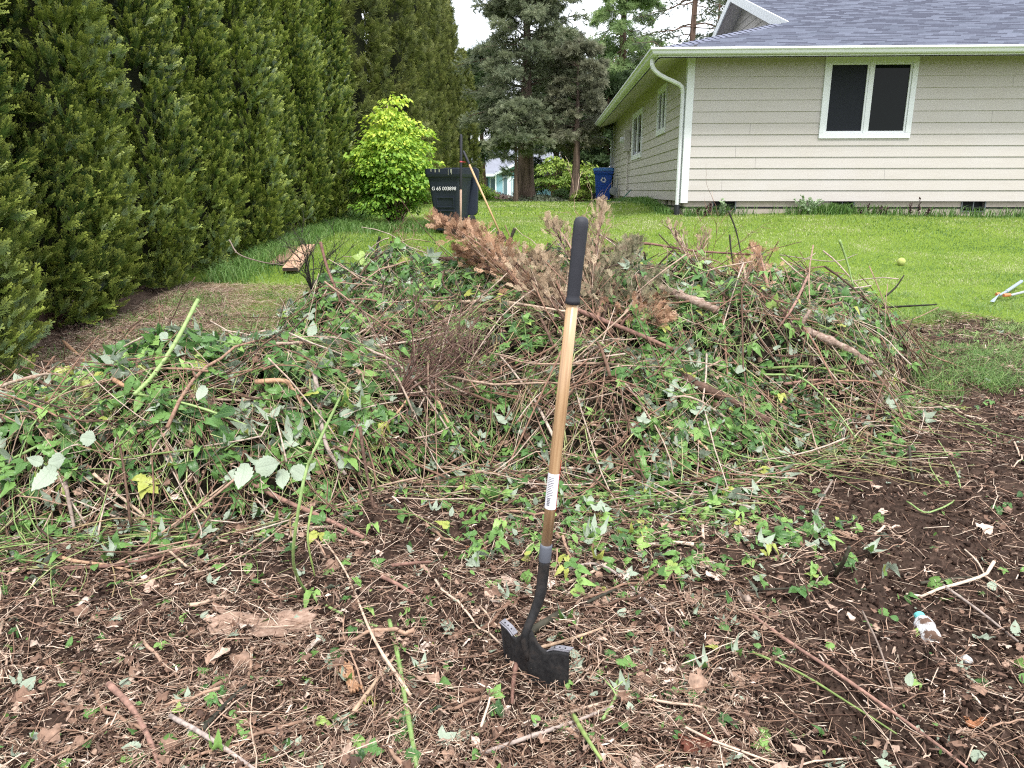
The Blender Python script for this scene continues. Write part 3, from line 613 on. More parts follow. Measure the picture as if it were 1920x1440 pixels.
# windows
def window(x0, x1, z0, z1, side=False, slider=True):
    M = Matrix(((0, 1, 0, 0), (1, 0, 0, 0), (0, 0, 1, 0), (0, 0, 0, 1))) if side else None
    t = .085 if not side else .09
    w = MB(); w.box(x0, x1, -.045, .03, z1 - t, z1, M); w.box(x0, x1, -.045, .03, z0, z0 + t, M); w.box(x0, x0 + t, -.045, .03, z0 + t, z1 - t, M); w.box(x1 - t, x1, -.045, .03, z0 + t, z1 - t, M)
    fr = w.build('window', M_white, house, bevel=.004)
    xm = (x0 + x1) / 2; s = MB(); q = .03
    a0, a1 = x0 + t + .002, x1 - t - .002; b0, b1 = z0 + t + .002, z1 - t - .002
    s.box(xm - .026, xm + .026, -.034, .02, b0, b1, M)
    for (l, r_) in ((a0, xm - .027), (xm + .027, a1)):
        s.box(l, r_, -.024, .016, b1 - q, b1, M); s.box(l, r_, -.024, .016, b0, b0 + q, M); s.box(l, l + q, -.024, .016, b0 + q, b1 - q, M); s.box(r_ - q, r_, -.024, .016, b0 + q, b1 - q, M)
    s.build('sash', M_white, fr)
    for k, (l, r_) in enumerate(((a0 + q, xm - .027 - q), (xm + .027 + q, a1 - q))):
        g = MB(); g.box(l, r_, -.004, .0, b0 + q, b1 - q, M); g.build('pane', M_glass if k or side else M_screen, fr)
    return fr
M_screen = m_plain('insect_screen', (.018, .020, .026), .8, .15, .15, 200, .0)
window(*FW)
for v0, v1, zb, zt in SW: window(v0, v1, zb, zt, True)
# roof
EZ = WH - .225; OV = .60; PT = 4 / 12; RX1 = WL + .6; RID = DL / 2
roof = Acc(); cs = math.sqrt(1 + PT * PT)
def slope_rows(eave_y, ridge_y, xfun):                   # front and back slopes run along x
    sgn = 1 if ridge_y > eave_y else -1; run = abs(ridge_y - eave_y); nrow = int(run * cs / .143)
    for i in range(nrow):
        r0, r1 = i * .143 / cs, min(run, (i + 1) * .143 / cs); xa0, xb0 = xfun(r0); xa1, xb1 = xfun(r1)
        z0, z1 = EZ + .13 + r0 * PT, EZ + .13 + r1 * PT
        V = [(xa0, eave_y + sgn * r0, z0 + .018), (xb0, eave_y + sgn * r0, z0 + .018), (xb1, eave_y + sgn * r1, z1), (xa1, eave_y + sgn * r1, z1), (xa0, eave_y + sgn * r0, z0 - .002), (xb0, eave_y + sgn * r0, z0 - .002)]
        uv = np.array([(v[0], i * .143 + (.001 if k in (0, 1, 4, 5) else .142)) for k, v in enumerate(V)])
        roof.add(V, [(0, 1, 2, 3), (4, 5, 1, 0)] if sgn > 0 else [(3, 2, 1, 0), (0, 1, 5, 4)], None, .5, uv)
GU = 2.75                                              # run at which the hip stops and the gable starts
slope_rows(-OV, RID, lambda r: (-OV + min(r, GU), RX1)); slope_rows(DL + OV, RID, lambda r: (-OV + min(r, GU), RX1))
nrow = int(GU * cs / .143) + 1                         # left hip slope
for i in range(nrow + 2):
    r0, r1 = i * .143 / cs, min((i + 1) * .143 / cs, GU + .45)
    if r1 <= r0: break
    y0, y1 = -OV + r0, DL + OV - r0; y2, y3 = -OV + r1, DL + OV - r1; z0, z1 = EZ + .13 + r0 * PT, EZ + .13 + r1 * PT
    V = [(-OV + r0, y0, z0 + .012), (-OV + r0, y1, z0 + .012), (-OV + r1, y3, z1), (-OV + r1, y2, z1), (-OV + r0, y0, z0 - .002), (-OV + r0, y1, z0 - .002)]
    roof.add(V, [(3, 2, 1, 0), (0, 1, 5, 4)], None, .5, np.array([(v[1] + 3, i * .143 + (.001 if k in (0, 1, 4, 5) else .142)) for k, v in enumerate(V)]))
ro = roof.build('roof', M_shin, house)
hc = MB()                                              # hip cap shingles
for i in range(int(GU / .11) - 3):
    for side_ in (0,):
        t0 = i * .11; x = -OV + t0; y = -OV + t0 if side_ == 0 else DL + OV - t0; z = EZ + .145 + t0 * PT
        dv = Vector((1, 1 if side_ == 0 else -1, PT)).normalized(); sx = Vector((-dv.y, dv.x, 0)).normalized(); up = dv.cross(sx).normalized(); up = up if up.z > 0 else -up
        Mx = Matrix.Translation((x, y, z + .006)) @ Matrix((sx, dv, up)).transposed().to_4x4()
        hc.add([(-.13, 0, -.040), (0, 0, .016), (.13, 0, -.040), (-.13, .17, -.05), (0, .17, .004), (.13, .17, -.05)], [(0, 1, 4, 3), (1, 2, 5, 4), (0, 3, 4, 1)[::-1]], Mx)
hc.build('hip_cap', m_plain('cap_shingle', (.15, .16, .215), .9, .2, .35, 9, .3), ro)
# dutch gable
gx0 = -OV + GU; gw = gx0 + .42; gzb = EZ + .13 + (GU + .42) * PT; y0 = -OV + GU; 
gm_ = MB(); yy = np.linspace(0, 1, 2); n_b = 14; zt_ = EZ + .13 + (RID + OV) * PT - .12
k = 0; z = gzb - .15
while z < zt_:
    z1 = min(z + EX, zt_); ya = -OV + (z - EZ - .05) / PT; yb = -OV + (z1 - EZ - .05) / PT
    n0 = len(gm_.V); gm_.V += [(gw - .024, ya, z), (gw - .024, DL - ya, z), (gw - .008, DL - yb, z1), (gw - .008, yb, z1), (gw, ya, z), (gw, DL - ya, z)]
    gm_.F += [(n0, n0 + 1, n0 + 2, n0 + 3)[::-1], (n0 + 4, n0 + 5, n0 + 1, n0)[::-1]]; z = z1
gm_.build('gable_wall', M_sid, house)
fb = MB(); sof = MB()
for sgn in (0, 1):
    f = (lambda y: y) if sgn == 0 else (lambda y: DL - y)
    za = EZ + .13 + (y0 + OV) * PT; zr = EZ + .13 + (RID + OV) * PT
    V = [(gx0 - .03, f(y0 - .02), za - .19), (gx0 - .03, f(RID), zr - .19), (gx0 - .03, f(RID), zr + .012), (gx0 - .03, f(y0 - .02), za + .012)]
    V += [(v[0] + .028, v[1], v[2]) for v in V]
    fb.add(V, [(0, 1, 2, 3), (7, 6, 5, 4), (0, 4, 5, 1), (3, 2, 6, 7), (0, 3, 7, 4), (1, 5, 6, 2)])
    sof.add([(gx0, f(y0), za - .06), (gx0, f(RID), zr - .06), (gw + .02, f(RID), zr - .06), (gw + .02, f(y0), za - .06)], [(0, 1, 2, 3)])
fb.build('rake_board', M_white, house); sof.build('rake_soffit', m_plain('soffit_paint', (.50, .46, .42), .8, .2, .1, 5, .1), house)
# soffit of sloping boards with rafters on the side, plain under the front
M_sof = m_plain('soffit_boards', (.50, .47, .44), .8, .2, .12, 5, .1)
s = MB(); s.add([(-OV + .02, -OV + .02, EZ + .02), (RX1, -OV + .02, EZ + .02), (RX1, .02, EZ + .225), (-.02, -.02, EZ + .225)], [(0, 1, 2, 3)])
i = 0; y = -OV + .1
while y < DL + .5:
    s.add([(-OV + .02, y, EZ + .016), (-OV + .02, y + .125, EZ + .0), (.03, y + .125, EZ + .224), (.03, y, EZ + .24)], [(0, 1, 2, 3)]); y += .128
s.build('soffit', M_sof, house)
# gutters
prof = [(0, 0), (0, -.092), (-.06, -.100), (-.085, -.085), (-.10, -.05), (-.125, -.03), (-.125, 0), (-.11, 0), (-.10, -.02), (-.02, -.02), (-.012, 0)]
g = MB()
def extr(prof, p0, p1, ox, oz, mit=0):
    n = len(prof); V = []
    for P in (p0, p1):
        for (u, w) in prof: V.append((P[0] + ox[0] * u + (mit * (-u) * (-1) if 0 else 0), P[1] + ox[1] * u, P[2] + w))
    F = [(i, (i + 1) % n, n + (i + 1) % n, n + i) for i in range(n)] + [tuple(range(n)), tuple(range(n, 2 * n))[::-1]]
    return V, F
n = len(prof); V = [(-OV + u, -OV + u, EZ + .155 + w) for u, w in prof] + [(RX1, -OV + u, EZ + .155 + w) for u, w in prof]
g.add(V, [(i, (i + 1) % n, n + (i + 1) % n, n + i) for i in range(n)] + [tuple(range(n, 2 * n))])
V = [(-OV + u, -OV + u, EZ + .155 + w) for u, w in prof] + [(-OV + u, DL + OV, EZ + .155 + w) for u, w in prof]
g.add(V, [(i, (i + 1) % n, n + (i + 1) % n, n + i)[::-1] for i in range(n)] + [tuple(range(n, 2 * n))])
g.build('gutter', M_white, house, bevel=.003)
m = MB(); m.box(-OV + .0005, -OV + .018, -OV + .019, DL + OV, EZ + .035, EZ + .13); m.box(-OV + .0005, RX1, -OV + .0005, -OV + .018, EZ + .035, EZ + .13); m.build('fascia', M_white, house)
def downspout(v, sgn, zbot):
    pth = spline([(-OV - .05, v - .42 * sgn, EZ + .04), (-OV - .04, v - .42 * sgn, EZ - .08), (-OV + .10, v - .36 * sgn, EZ - .19), (-.14, v - .08 * sgn, EZ - .30), (-.075, v, EZ - .42)], 12)
    m = MB(); m.tube(list(pth) + [(-.072, v, EZ - .6), (-.072, v, zbot)], .035, 8); return m.build('downspout', M_white, house, smooth=False)
downspout(.06, 1, -.06); downspout(DL - .15, 1, -.1)
m = MB(); m.tube([(-.072, .06, -.061), (-.072, .05, HB)], .05, 10); m.build('drain_pipe', m_plain('black_pipe', (.02, .022, .026), .5), house)
# services on the side wall
M_gry = m_plain('grey_metal', (.42, .40, .37), .5, .4, .1, 10, .05)
v, z = on_side(1182, 284); m = MB(); m.box(-.19, -.026, v - .15, v + .15, z, z + .55); mb = m.build('meter_box', M_gry, house, bevel=.01)
m = MB(); m.lathe([(.085, -.0), (.085, .06), (.08, .10), (.0, .11)], 16, Matrix.Translation((-.191, v + .02, z + .3)) @ Matrix.Rotation(R(-90), 4, 'Y')); m.build('meter_dial', m_plain('dial_glass', (.55, .57, .58), .2, .5), mb)
m = MB(); m.tube([(-.07, v, z - .002), (-.07, v, -.25)], .027, 8); m.build('conduit', m_plain('conduit', (.48, .45, .41), .6), house)
v, z = on_side(1162, 372); m = MB(); m.lathe([(.0, -.13), (.12, -.12), (.13, 0), (.12, .12), (.0, .13)], 16, Matrix.Translation((-.2, v, z + .22)) @ Matrix.Rotation(R(90), 4, 'X')); m.tube([(-.2, v - .1, z + .33), (-.2, v - .1, z + .55), (-.1, v - .2, z + .6), (-.1, v - .2, z - .1)], .02, 6); m.tube([(-.2, v + .1, z + .33), (-.2, v + .1, z + .68), (-.05, v + .1, z + .7)], .02, 6); m.build('gas_meter', m_plain('meter_grey', (.20, .21, .22), .5), house)
v, z = on_side(1185, 378); m = MB(); m.box(-.75, -.03, v - 1.0, v + 1.2, z - .02, z + .02, Matrix.Translation((0, 0, 0)) @ Matrix.Rotation(R(-4), 4, 'Y')); m.box(-.72, -.06, v - .98, v - .95, z - .3, z - .06); m.build('crawlspace_hatch', m_plain('hatch_board', (.40, .37, .33), .8, .2, .15, 6, .2), house)
# roof vent
d_ = Matrix.Rotation(-HR, 3, 'Z') @ (at(1167, 168, 24.0) - HO); m = MB(); m.lathe([(.07, -.5), (.07, .05), (.15, .06), (.15, .18), (.10, .22), (.0, .23)], 14, Matrix.Translation((.1, d_.y, EZ + .55))); m.build('roof_vent', M_gry, ro)

# ------------------------------------------------------------------ far blue house
M_blue = m_plain('blue_paint', (.20, .36, .44), .7, .2, .08, 3, .05); M_bluew = m_plain('pale_trim', (.66, .72, .76), .6); M_froof = m_plain('far_shingle', (.20, .21, .25), .9, .2, .3, 3, .2)
q = at(940, 377, 66.0); fh = empty('blue_house', (q.x, 66, q.z - .1), 0, label='pale blue bungalow with dark front door seen far off under the cypress branches', cat='house')
u = 66 / (cp + sp * (720 - 350) / F0) / F0                                     # metres per photo pixel out there
X = lambda px: (px - 940) * u
m = MB(); m.box(X(840), X(930), 1.6, 6, -.5, 2.35); m.box(X(930), X(1012), 0, 6, -.5, 2.35); m.box(X(1012), X(1120), 2, 6, -.5, 2.2); m.build('wall', M_blue, fh)
m = MB(); zt = 2.35
m.add([(X(836), .6, zt), (X(1010), .6, zt), (X(1125), .6, zt - .1), (X(1115), 4.2, zt + 2.3), (X(845), 4.2, zt + 2.3), (X(836), .6, zt - .15), (X(1125), .6, zt - .25)], [(0, 1, 2, 3, 4), (5, 6, 2, 1, 0)])
m.add([(X(926), -.5, zt - .08), (X(975), -.5, zt + 1.0), (X(1024), -.5, zt - .08), (X(926), 3.5, zt - .02), (X(975), 3.5, zt + 1.1), (X(1024), 3.5, zt - .02)], [(0, 1, 4, 3), (1, 2, 5, 4)]); m.build('roof', M_froof, fh)
m = MB(); m.add([(X(930), -.02, zt), (X(975), -.02, zt + .95), (X(1020), -.02, zt), (X(930), .1, zt), (X(975), .1, zt + .95), (X(1020), .1, zt)], [(0, 1, 2), (3, 5, 4), (0, 2, 5, 3)]); m.build('gable', M_blue, fh)
m = MB()
for a, b in (((926, 0), (975, 1.08)), ((1024, 0), (975, 1.08))):
    x0, x1 = X(a[0]), X(b[0]); z0, z1 = zt + a[1] - .1, zt + b[1] - .1
    m.add([(x0, -.56, z0 - .12), (x1, -.56, z1 - .12), (x1, -.56, z1 + .08), (x0, -.56, z0 + .08), (x0, -.5, z0 - .12), (x1, -.5, z1 - .12), (x1, -.5, z1 + .08), (x0, -.5, z0 + .08)], [(0, 1, 2, 3), (4, 7, 6, 5), (0, 4, 5, 1), (3, 2, 6, 7)])
m.box(X(848), X(925), .52, .58, zt - .2, zt + .02); m.build('fascia', M_bluew, fh)
m = MB(); m.box(X(898), X(914), 1.5, 1.58, -.1, 2.02); dr = m.build('door', m_plain('dark_door', (.03, .035, .045), .5), fh); m = MB(); m.box(X(903), X(908), 1.47, 1.499, .6, 1.75); m.build('pane', m_plain('door_pane', (.35, .4, .42), .3), dr)
for x0, x1, z0, z1, y_ in ((919, 928, -.1, 2.0, 1.5), (880, 891, .7, 2.0, 1.5), (944, 951, -.1, 2.05, -.05), (962, 985, .5, 1.95, -.05), (990, 1004, .5, 1.95, -.05)):
    m = MB(); m.box(X(x0) - .06, X(x1) + .06, y_, y_ + .09, z0 - .08, z1 + .08); wf = m.build('window', M_bluew, fh); m = MB(); m.box(X(x0), X(x1), y_ - .02, y_ - .003, z0, z1); m.build('pane', m_plain('far_pane', (.09, .14, .17), .2, .5), wf)
m = MB(); m.box(X(928.5), X(931), -.08, -.02, -.3, zt - .1); m.box(X(951.5), X(959), -.08, -.02, -.3, zt - .1); m.build('trim_board', M_bluew, fh)

# ------------------------------------------------------------------ wheeled bins
def text_mesh(s, size, mat, name, parent, M):
    cu = bpy.data.curves.new(name, 'FONT'); cu.body = s; cu.size = size; cu.extrude = .002; cu.align_x = 'CENTER'; cu.align_y = 'CENTER'
    t = bpy.data.objects.new('tmp', cu); C.objects.link(t); dg = bpy.context.evaluated_depsgraph_get(); me = bpy.data.meshes.new_from_object(t.evaluated_get(dg)); bpy.data.objects.remove(t)
    o = link(name, me, mat, parent); o.matrix_local = M; return o
def wheeled_bin(loc, rz, mat, lidmat, opened, label, H=1.02, W_=.60, D_=.66, mark=None):
    root = empty('wheeled_bin', loc, rz, label=label, cat='bin', group='wheeled rubbish bins')
    m = MB(); rg = [rrect(W_ * k, D_ * k2, .05, z, 0, cy) for k, k2, z, cy in ((.70, .66, .03, .03), (.72, .70, .05, .03), (.78, .76, .4, .015), (.90, .88, H * .80, .0), (.93, .92, H * .86, 0), (1.0, 1.0, H * .88, 0), (1.03, 1.04, H * .92, 0), (1.04, 1.06, H, 0), (.98, 1.0, H, 0), (.90, .9, H * .86, 0), (.66, .62, .07, .03))]
    m.loft(rg); bd = m.build('body', mat, root, smooth=False, bevel=.004)
    m = MB(); yf = -D_ * .38                               # the moulded panel in the front face
    zz = [(.30, .56), (.60, .78)]
    sl = lambda z: -(D_ * (.35 + .5 * .88 * 0)) 
    def fy(z): return np.interp(z, [.05, .4, H * .8], [-.70 * D_ / 2 + .03, -.76 * D_ / 2 + .015, -.88 * D_ / 2])
    p_ = MB(); x0, x1 = -.12, .13
    for (za, zb) in ((.38, .54), (.10, .345)):
        ya, yb = fy(za), fy(zb); w = .02
        def bar(xa, xb, zl, zh):
            yl, yh = fy(zl), fy(zh); p_.add([(xa, yl - .014, zl), (xb, yl - .014, zl), (xb, yh - .014, zh), (xa, yh - .014, zh), (xa, yl + .01, zl), (xb, yl + .01, zl), (xb, yh + .01, zh), (xa, yh + .01, zh)], [(0, 1, 2, 3), (4, 7, 6, 5), (0, 4, 5, 1), (3, 2, 6, 7), (0, 3, 7, 4), (1, 5, 6, 2)])
        bar(x0 - .02, x1 + .02, za, za + w); bar(x0 - .02, x1 + .02, zb - w, zb); bar(x0 - .02, x0, za + w, zb - w); bar(x1, x1 + .02, za + w, zb - w)
    p_.build('front_panel', mat, bd, bevel=.003)
    for sx in (-1, 1):
        m = MB(); m.lathe([(.0, -.03), (.09, -.03), (.125, -.025), (.13, 0), (.125, .025), (.09, .03), (0, .03)], 20, Matrix.Translation((sx * W_ * .46, D_ * .40, .13)) @ Matrix.Rotation(R(90), 4, 'Y')); m.build('wheel', M_rub, root, smooth=False)
    m = MB(); m.tube([(-W_ * .44, D_ * .40, .13), (W_ * .44, D_ * .40, .13)], .012, 8); m.build('axle', M_gry, root)
    m = MB(); m.tube([(-W_ * .42, D_ * .5, H - .04), (-W_ * .42, D_ * .62, H - .02), (W_ * .42, D_ * .62, H - .02), (W_ * .42, D_ * .5, H - .04)], .014, 8); m.build('handle', mat, root)
    ld = MB(); l = D_ * 1.12; rg = [rrect(W_ * k, l * k, .06, z) for k, z in ((1.09, -.05), (1.09, 0), (1.05, .03), (.9, .05), (.6, .062), (.2, .066))]
    ld.loft(rg)
    lo = ld.build('lid', lidmat, root, smooth=False, bevel=.004)
    lo.location = (0, D_ * .02, H + .03) if not opened else (W_ * .02, D_ * .66, H - l * .5); lo.rotation_euler = (0, 0, 0) if not opened else (R(-98), 0, 0)
    return root, bd, fy
M_rub = m_plain('rubber', (.02, .02, .022), .8)
M_binb = m_plain('charcoal_plastic', (.020, .026, .040), .42, .4, .25, 4, .05); M_binblue = m_plain('blue_plastic', (.018, .075, .40), .35, .4, .12, 4, .05); M_lidblue = m_plain('blue_lid', (.05, .19, .55), .35, .4, .1, 4, .05)
q = at(846, 440, 11.9); bz = float(gz(q.x, q.y))
bk, bd, fy = wheeled_bin((q.x, q.y, bz), R(-17), M_binb, M_binb, True, 'charcoal wheeled bin with its lid hung open, streaked rim, behind the brown juniper branches', H=.95, W_=.57, D_=.60)
text_mesh('G 65 003898', .075, m_plain('white_print', (.7, .7, .7), .6), 'stencil_number', bd, Matrix.Translation((.0, float(fy(.66)) - .012, .66)) @ Matrix.Rotation(R(90 - 6), 4, 'X'))
m = MB(); rz2 = random.Random(3)
for i in range(7):
    x = rz2.choice([-.17, -.12, -.10, -.05, .03, .05, .09, .15]) + rz2.uniform(-.02, .02); l = rz2.uniform(.03, .11); w = rz2.uniform(.002, .007); m.box(x - w, x + w, -.3205, -.3175, .94 - l, .945)
m.build('streak', m_plain('lime_streak', (.33, .34, .26), .8, .2, .3, 20, 0), bd)
q = at(1130, 379, 26.6); bl, bdb, fy2 = wheeled_bin((q.x, 26.6, float(gz(q.x, 26.6))), R(-6), M_binblue, M_lidblue, False, 'blue wheeled recycling bin with closed lid beside the far house corner', H=1.02, W_=.66, D_=.66)
m = MB()                                              # white three-arrow recycling mark
for k in range(3):
    A_ = Matrix.Translation((.0, float(fy2(.70)) - .02, .70)) @ Matrix.Rotation(R(90 - 6), 4, 'X') @ Matrix.Rotation(R(120 * k), 4, 'Z')
    m.add([(-.07, -.075, 0), (.03, -.075, 0), (.03, -.045, 0), (-.05, -.045, 0), (.03, -.095, 0), (.075, -.055, 0), (.03, -.02, 0)], [(0, 1, 2, 3), (4, 5, 6)], A_)
m.build('recycling_mark', m_plain('white_mark', (.75, .75, .78), .6), bdb)

# ------------------------------------------------------------------ shovel in the foreground
def m_wood():
    t = NT('ash_wood'); v = t.coord(scale=(1, 1, .035)); n = t.noise(75, 5, v); n2 = t.noise(22, 3, v)
    c = t.ramp(n, [(.3, (.27, .15, .075)), (.5, (.42, .265, .14)), (.7, (.52, .36, .21))]); c = t.mix(t.rng(n2, .55, .65, 0, .35), c, (.27, .12, .04)); t.pbr(c, .35, .5, t.bump(n, .1, .002), coat=.2); return t.m
M_wood = m_wood(); M_grip = m_plain('rubber_grip', (.028, .029, .036), .6, .35, .15, 40, .1)
def m_steel():
    t = NT('black_steel'); v = t.coord(); n = t.noise(22, 6, v, .65); n2 = t.noise(70, 4, v); k = t.math('MULTIPLY', t.rng(n, .52, .66), .3); c = t.mix(t.rng(n2, .35, .7), (.010, .010, .011), (.022, .021, .021)); c = t.mix(k, c, (.06, .042, .032)); t.pbr(c, t.rng(n, .4, .65, .42, .85), .3, t.bump(n2, .15, .002)); return t.m
M_steel = m_steel()
Tp = at(1091, 406, 1.93); Bt = at(1021, 1052, 1.97)                            # top of grip, bottom of collar
ax = (Tp - Bt).normalized(); Ls = (Tp - Bt).length
sv_ = empty('digging_shovel', Bt, label='long-handled shovel with black grip and wooden shaft standing upright in the soil', cat='shovel')
sv_.rotation_euler = ax.to_track_quat('Z', 'Y').to_euler()
zr = lambda px_, py_: (at(px_, py_, 1.94) - Bt).dot(ax)
zg = zr(1073, 566); zc0 = 0.0; zc1 = zr(1023, 1030)
m = MB(); pr = [(.0155, zg - .006), (.0195, zg - .004), (.0195, zg + .006), (.0168, zg + .012)]
for i in range(12): pr.append((.0170 + .0018 * i / 11 + .0004 * (i % 2), zg + .02 + (Ls - zg - .045) * i / 11))
pr += [(.0185, Ls - .014), (.0155, Ls - .005), (.009, Ls - .001), (.001, Ls)]; m.lathe(pr, 28); m.build('grip', M_grip, sv_, smooth=True)
m = MB(); m.lathe([(.0152, zc1 - .01), (.0160, zc1 + .2), (.0168, zg * .6), (.0158, zg + .01)], 28); m.build('shaft', M_wood, sv_, smooth=True)
m = MB(); m.lathe([(.0155, zc1 + .002), (.0175, zc1), (.0180, zc1 - .006), (.0180, .004), (.0165, 0)], 28); m.build('collar', m_plain('grey_collar', (.11, .12, .145), .5, .4), sv_, smooth=True)
# paper label with small print and bar code, red strip beside it
za, zb = zr(1028, 958), zr(1036, 890); tocam = (Vector((0, 0, CH)) - Bt); tocam = sv_.rotation_euler.to_matrix().inverted() @ tocam; a0 = math.atan2(tocam.y, tocam.x)
def wrap(aa, ab, z0, z1, r, n=14):
    m = MB(); V = [(r * math.cos(a0 + aa + (ab - aa) * i / n), r * math.sin(a0 + aa + (ab - aa) * i / n), z) for z in (z0, z1) for i in range(n + 1)]
    m.add(V, [(i, i + 1, n + 2 + i, n + 1 + i) for i in range(n)]); return m
lb = wrap(-1.9, 1.15, za, zb, .01685).build('paper_label', m_plain('paper', (.72, .71, .74), .5, .3, .05, 40, 0), sv_, smooth=True)
m = MB(); r2 = random.Random(5)
for i in range(13):
    z = zb - .012 - i * .0052; w_ = wrap(-.9, -.9 + r2.uniform(.7, 1.1), z - .0009, z + .0009, .01705, 6); m.add(w_.V, w_.F)
for i in range(9):
    z = za + .012 + i * .0026; w_ = wrap(-.75, -.2, z - .0007 * (1 + i % 2), z + .0007, .01705, 4); m.add(w_.V, w_.F)
m.build('print', m_plain('print_ink', (.12, .12, .14), .6), lb)
wrap(1.15, 1.6, za - .008, zb + .04, .0170).build('red_strip', m_plain('red_strip', (.55, .03, .02), .4), sv_, smooth=True)
wi = sv_.matrix_basis.inverted() if False else None
bpy.context.view_layer.update(); Wi = sv_.matrix_world.inverted()
# socket: bends from the collar into the blade
bl_l = Vector((-.052, 2.02, .112)); bl_r = Vector((.150, 1.875, .108)); mid = (bl_l + bl_r) / 2
ux = (bl_r - bl_l).normalized(); nb_ = Vector((ux.y, -ux.x, 0)).normalized(); nb_ = nb_ if nb_.y < 0 else -nb_; dn = (Vector((.13, 0, -1)) + nb_ * .10).normalized()
hw = (bl_r - bl_l).length / 2
pth = spline([Bt - ax * -.012, Bt - ax * .06, at(1013, 1115, 1.965), at(1001, 1150, 1.955), mid + Vector((0, 0, .02)) + nb_ * .02, mid + dn * .06 + nb_ * .012], 18)
m = MB(); m.tube([Wi @ Vector(q) for q in pth], np.array([.0165] * 6 + list(np.linspace(.0165, .012, 8)) + [.011, .010, .008, .005]), 16); m.build('socket', M_steel, sv_, smooth=True)
V = []; F = []; nu, nv = 24, 14
def blade_pt(u, v, back=0.0):                        # u -1..1 across, v 0..1 down
    a = abs(u); top = .060 * math.exp(-(a / .16) ** 2) - .014 * math.exp(-((a - .45) / .15) ** 2)
    wv = hw * (1.0 - .18 * v) * (1 if v < .55 else math.cos((v - .55) / .45 * PI / 2) ** .6 if v < 1 else .02)
    y = -.012 * math.exp(-(a / .10) ** 2) * (1 - v) + .026 * a * a * (1 - .4 * v) + (-.010 if a < .05 else 0) * (1 - v)   # rib down the middle, dished sides
    return mid + ux * (u * wv) + dn * (v * .29) + Vector((0, 0, top * (1 - v) ** 4)) - nb_ * (y + back) 
for b in (0, .0022):
    for j in range(nv + 1):
        for i in range(nu + 1): V.append(tuple(Wi @ blade_pt(-1 + 2 * i / nu, j / nv, b)))
K_ = (nu + 1) * (nv + 1)
for b in (0, 1):
    for j in range(nv):
        for i in range(nu):
            q = b * K_ + j * (nu + 1) + i; f = (q, q + 1, q + nu + 2, q + nu + 1); F.append(f if b else f[::-1])
for i in range(nu): F.append((i, i + 1, K_ + i + 1, K_ + i))
for j in range(nv):
    for i in (0, nu): q = j * (nu + 1) + i; F.append((q, q + nu + 1, K_ + q + nu + 1, K_ + q))
me = MB().add(V, F); me.build('blade', M_steel, sv_, smooth=True)
M_worn = m_plain('worn_steel', (.22, .215, .24), .5, .4, .6, 60, .2, metal=.3)
for s in (-1, 1):                                      # folded foot rests
    m = MB(); e = []
    for k in range(7):
        u = s * (.50 + .5 * k / 6); p0 = blade_pt(u, 0) ; p0 = Vector(p0); e.append((p0 + nb_ * .004, p0 - nb_ * .026 + Vector((0, 0, -.002))))
    V = [tuple(Wi @ q) for a, b in e for q in (a, b)] + [tuple(Wi @ (q - Vector((0, 0, .003)))) for a, b in e for q in (a, b)]; nn = 14
    F = [(2 * k, 2 * k + 1, 2 * k + 3, 2 * k + 2) for k in range(6)] + [(nn + 2 * k, nn + 2 * k + 2, nn + 2 * k + 3, nn + 2 * k + 1) for k in range(6)] + [(2 * k, 2 * k + 2, nn + 2 * k + 2, nn + 2 * k) for k in range(6)] + [(2 * k + 1, nn + 2 * k + 1, nn + 2 * k + 3, 2 * k + 3) for k in range(6)] + [(0, nn, nn + 1, 1), (12, 13, nn + 13, nn + 12)]
    m.add(V, F); st = m.build('foot_rest', M_worn, sv_, smooth=False)
    m = MB()
    for k in (1.5, 3, 4.5):
        i0 = int(k); f_ = k - i0; c0 = (e[i0][0] * (1 - f_) + e[i0 + 1][0] * f_); c1 = (e[i0][1] * (1 - f_) + e[i0 + 1][1] * f_); cc = c0 * .5 + c1 * .5 + Vector((0, 0, .0012))
        m.lathe([(.0026, -.0005), (.0026, .0005)], 8, Wi @ Matrix.Translation(cc))
    m.build('rivet_hole', M_dark, st)

# ------------------------------------------------------------------ tools at the bin, planks, ball, loppers, bottle and other singles
def long_tool(name, top, bot, r, cut, label, cat, woodcol, ribbon=False):
    top, bot = Vector(top), Vector(bot); axv = (top - bot).normalized(); l = (top - bot).length
    root = empty(name, bot, label=label, cat=cat, group='long tool handles leaning by the black bin'); root.rotation_euler = axv.to_track_quat('Z', 'Y').to_euler()
    m = MB(); m.lathe([(r, -.02), (r, l * cut)], 12); m.build('shaft', woodcol, root, smooth=True)
    m = MB(); m.lathe([(r, l * cut), (r * 1.35, l * cut + .01), (r * 1.3, l - .02), (r * .8, l), (.001, l + .002)], 12); m.build('grip', M_grip, root, smooth=True)
    m = MB(); bl = [(-.07, .02), (-.09, -.10), (-.05, -.19), (0, -.22), (.05, -.19), (.09, -.10), (.07, .02)]; m.add([(x, -.003, z) for x, z in bl] + [(x, .003, z) for x, z in bl], [tuple(range(7)), tuple(range(7, 14))[::-1]] + [(i, (i + 1) % 7, 7 + (i + 1) % 7, 7 + i)[::-1] for i in range(7)]); m.build('blade', M_steel, root)
    if ribbon:
        m = MB(); z = l * .72; m.lathe([(r * 1.4, z - .009), (r * 1.45, z + .009)], 12); m.add([(-.015, -r * 1.4, z - .009), (-.05, -r * 2, z - .016), (-.078, -r, z - .004), (-.05, 0, z + .008), (-.015, -r * 1.4, z + .009)], [(0, 1, 2, 3, 4), (4, 3, 2, 1, 0)]); m.build('ribbon', m_plain('pink_ribbon', (.55, .10, .12), .5), root)
    return root
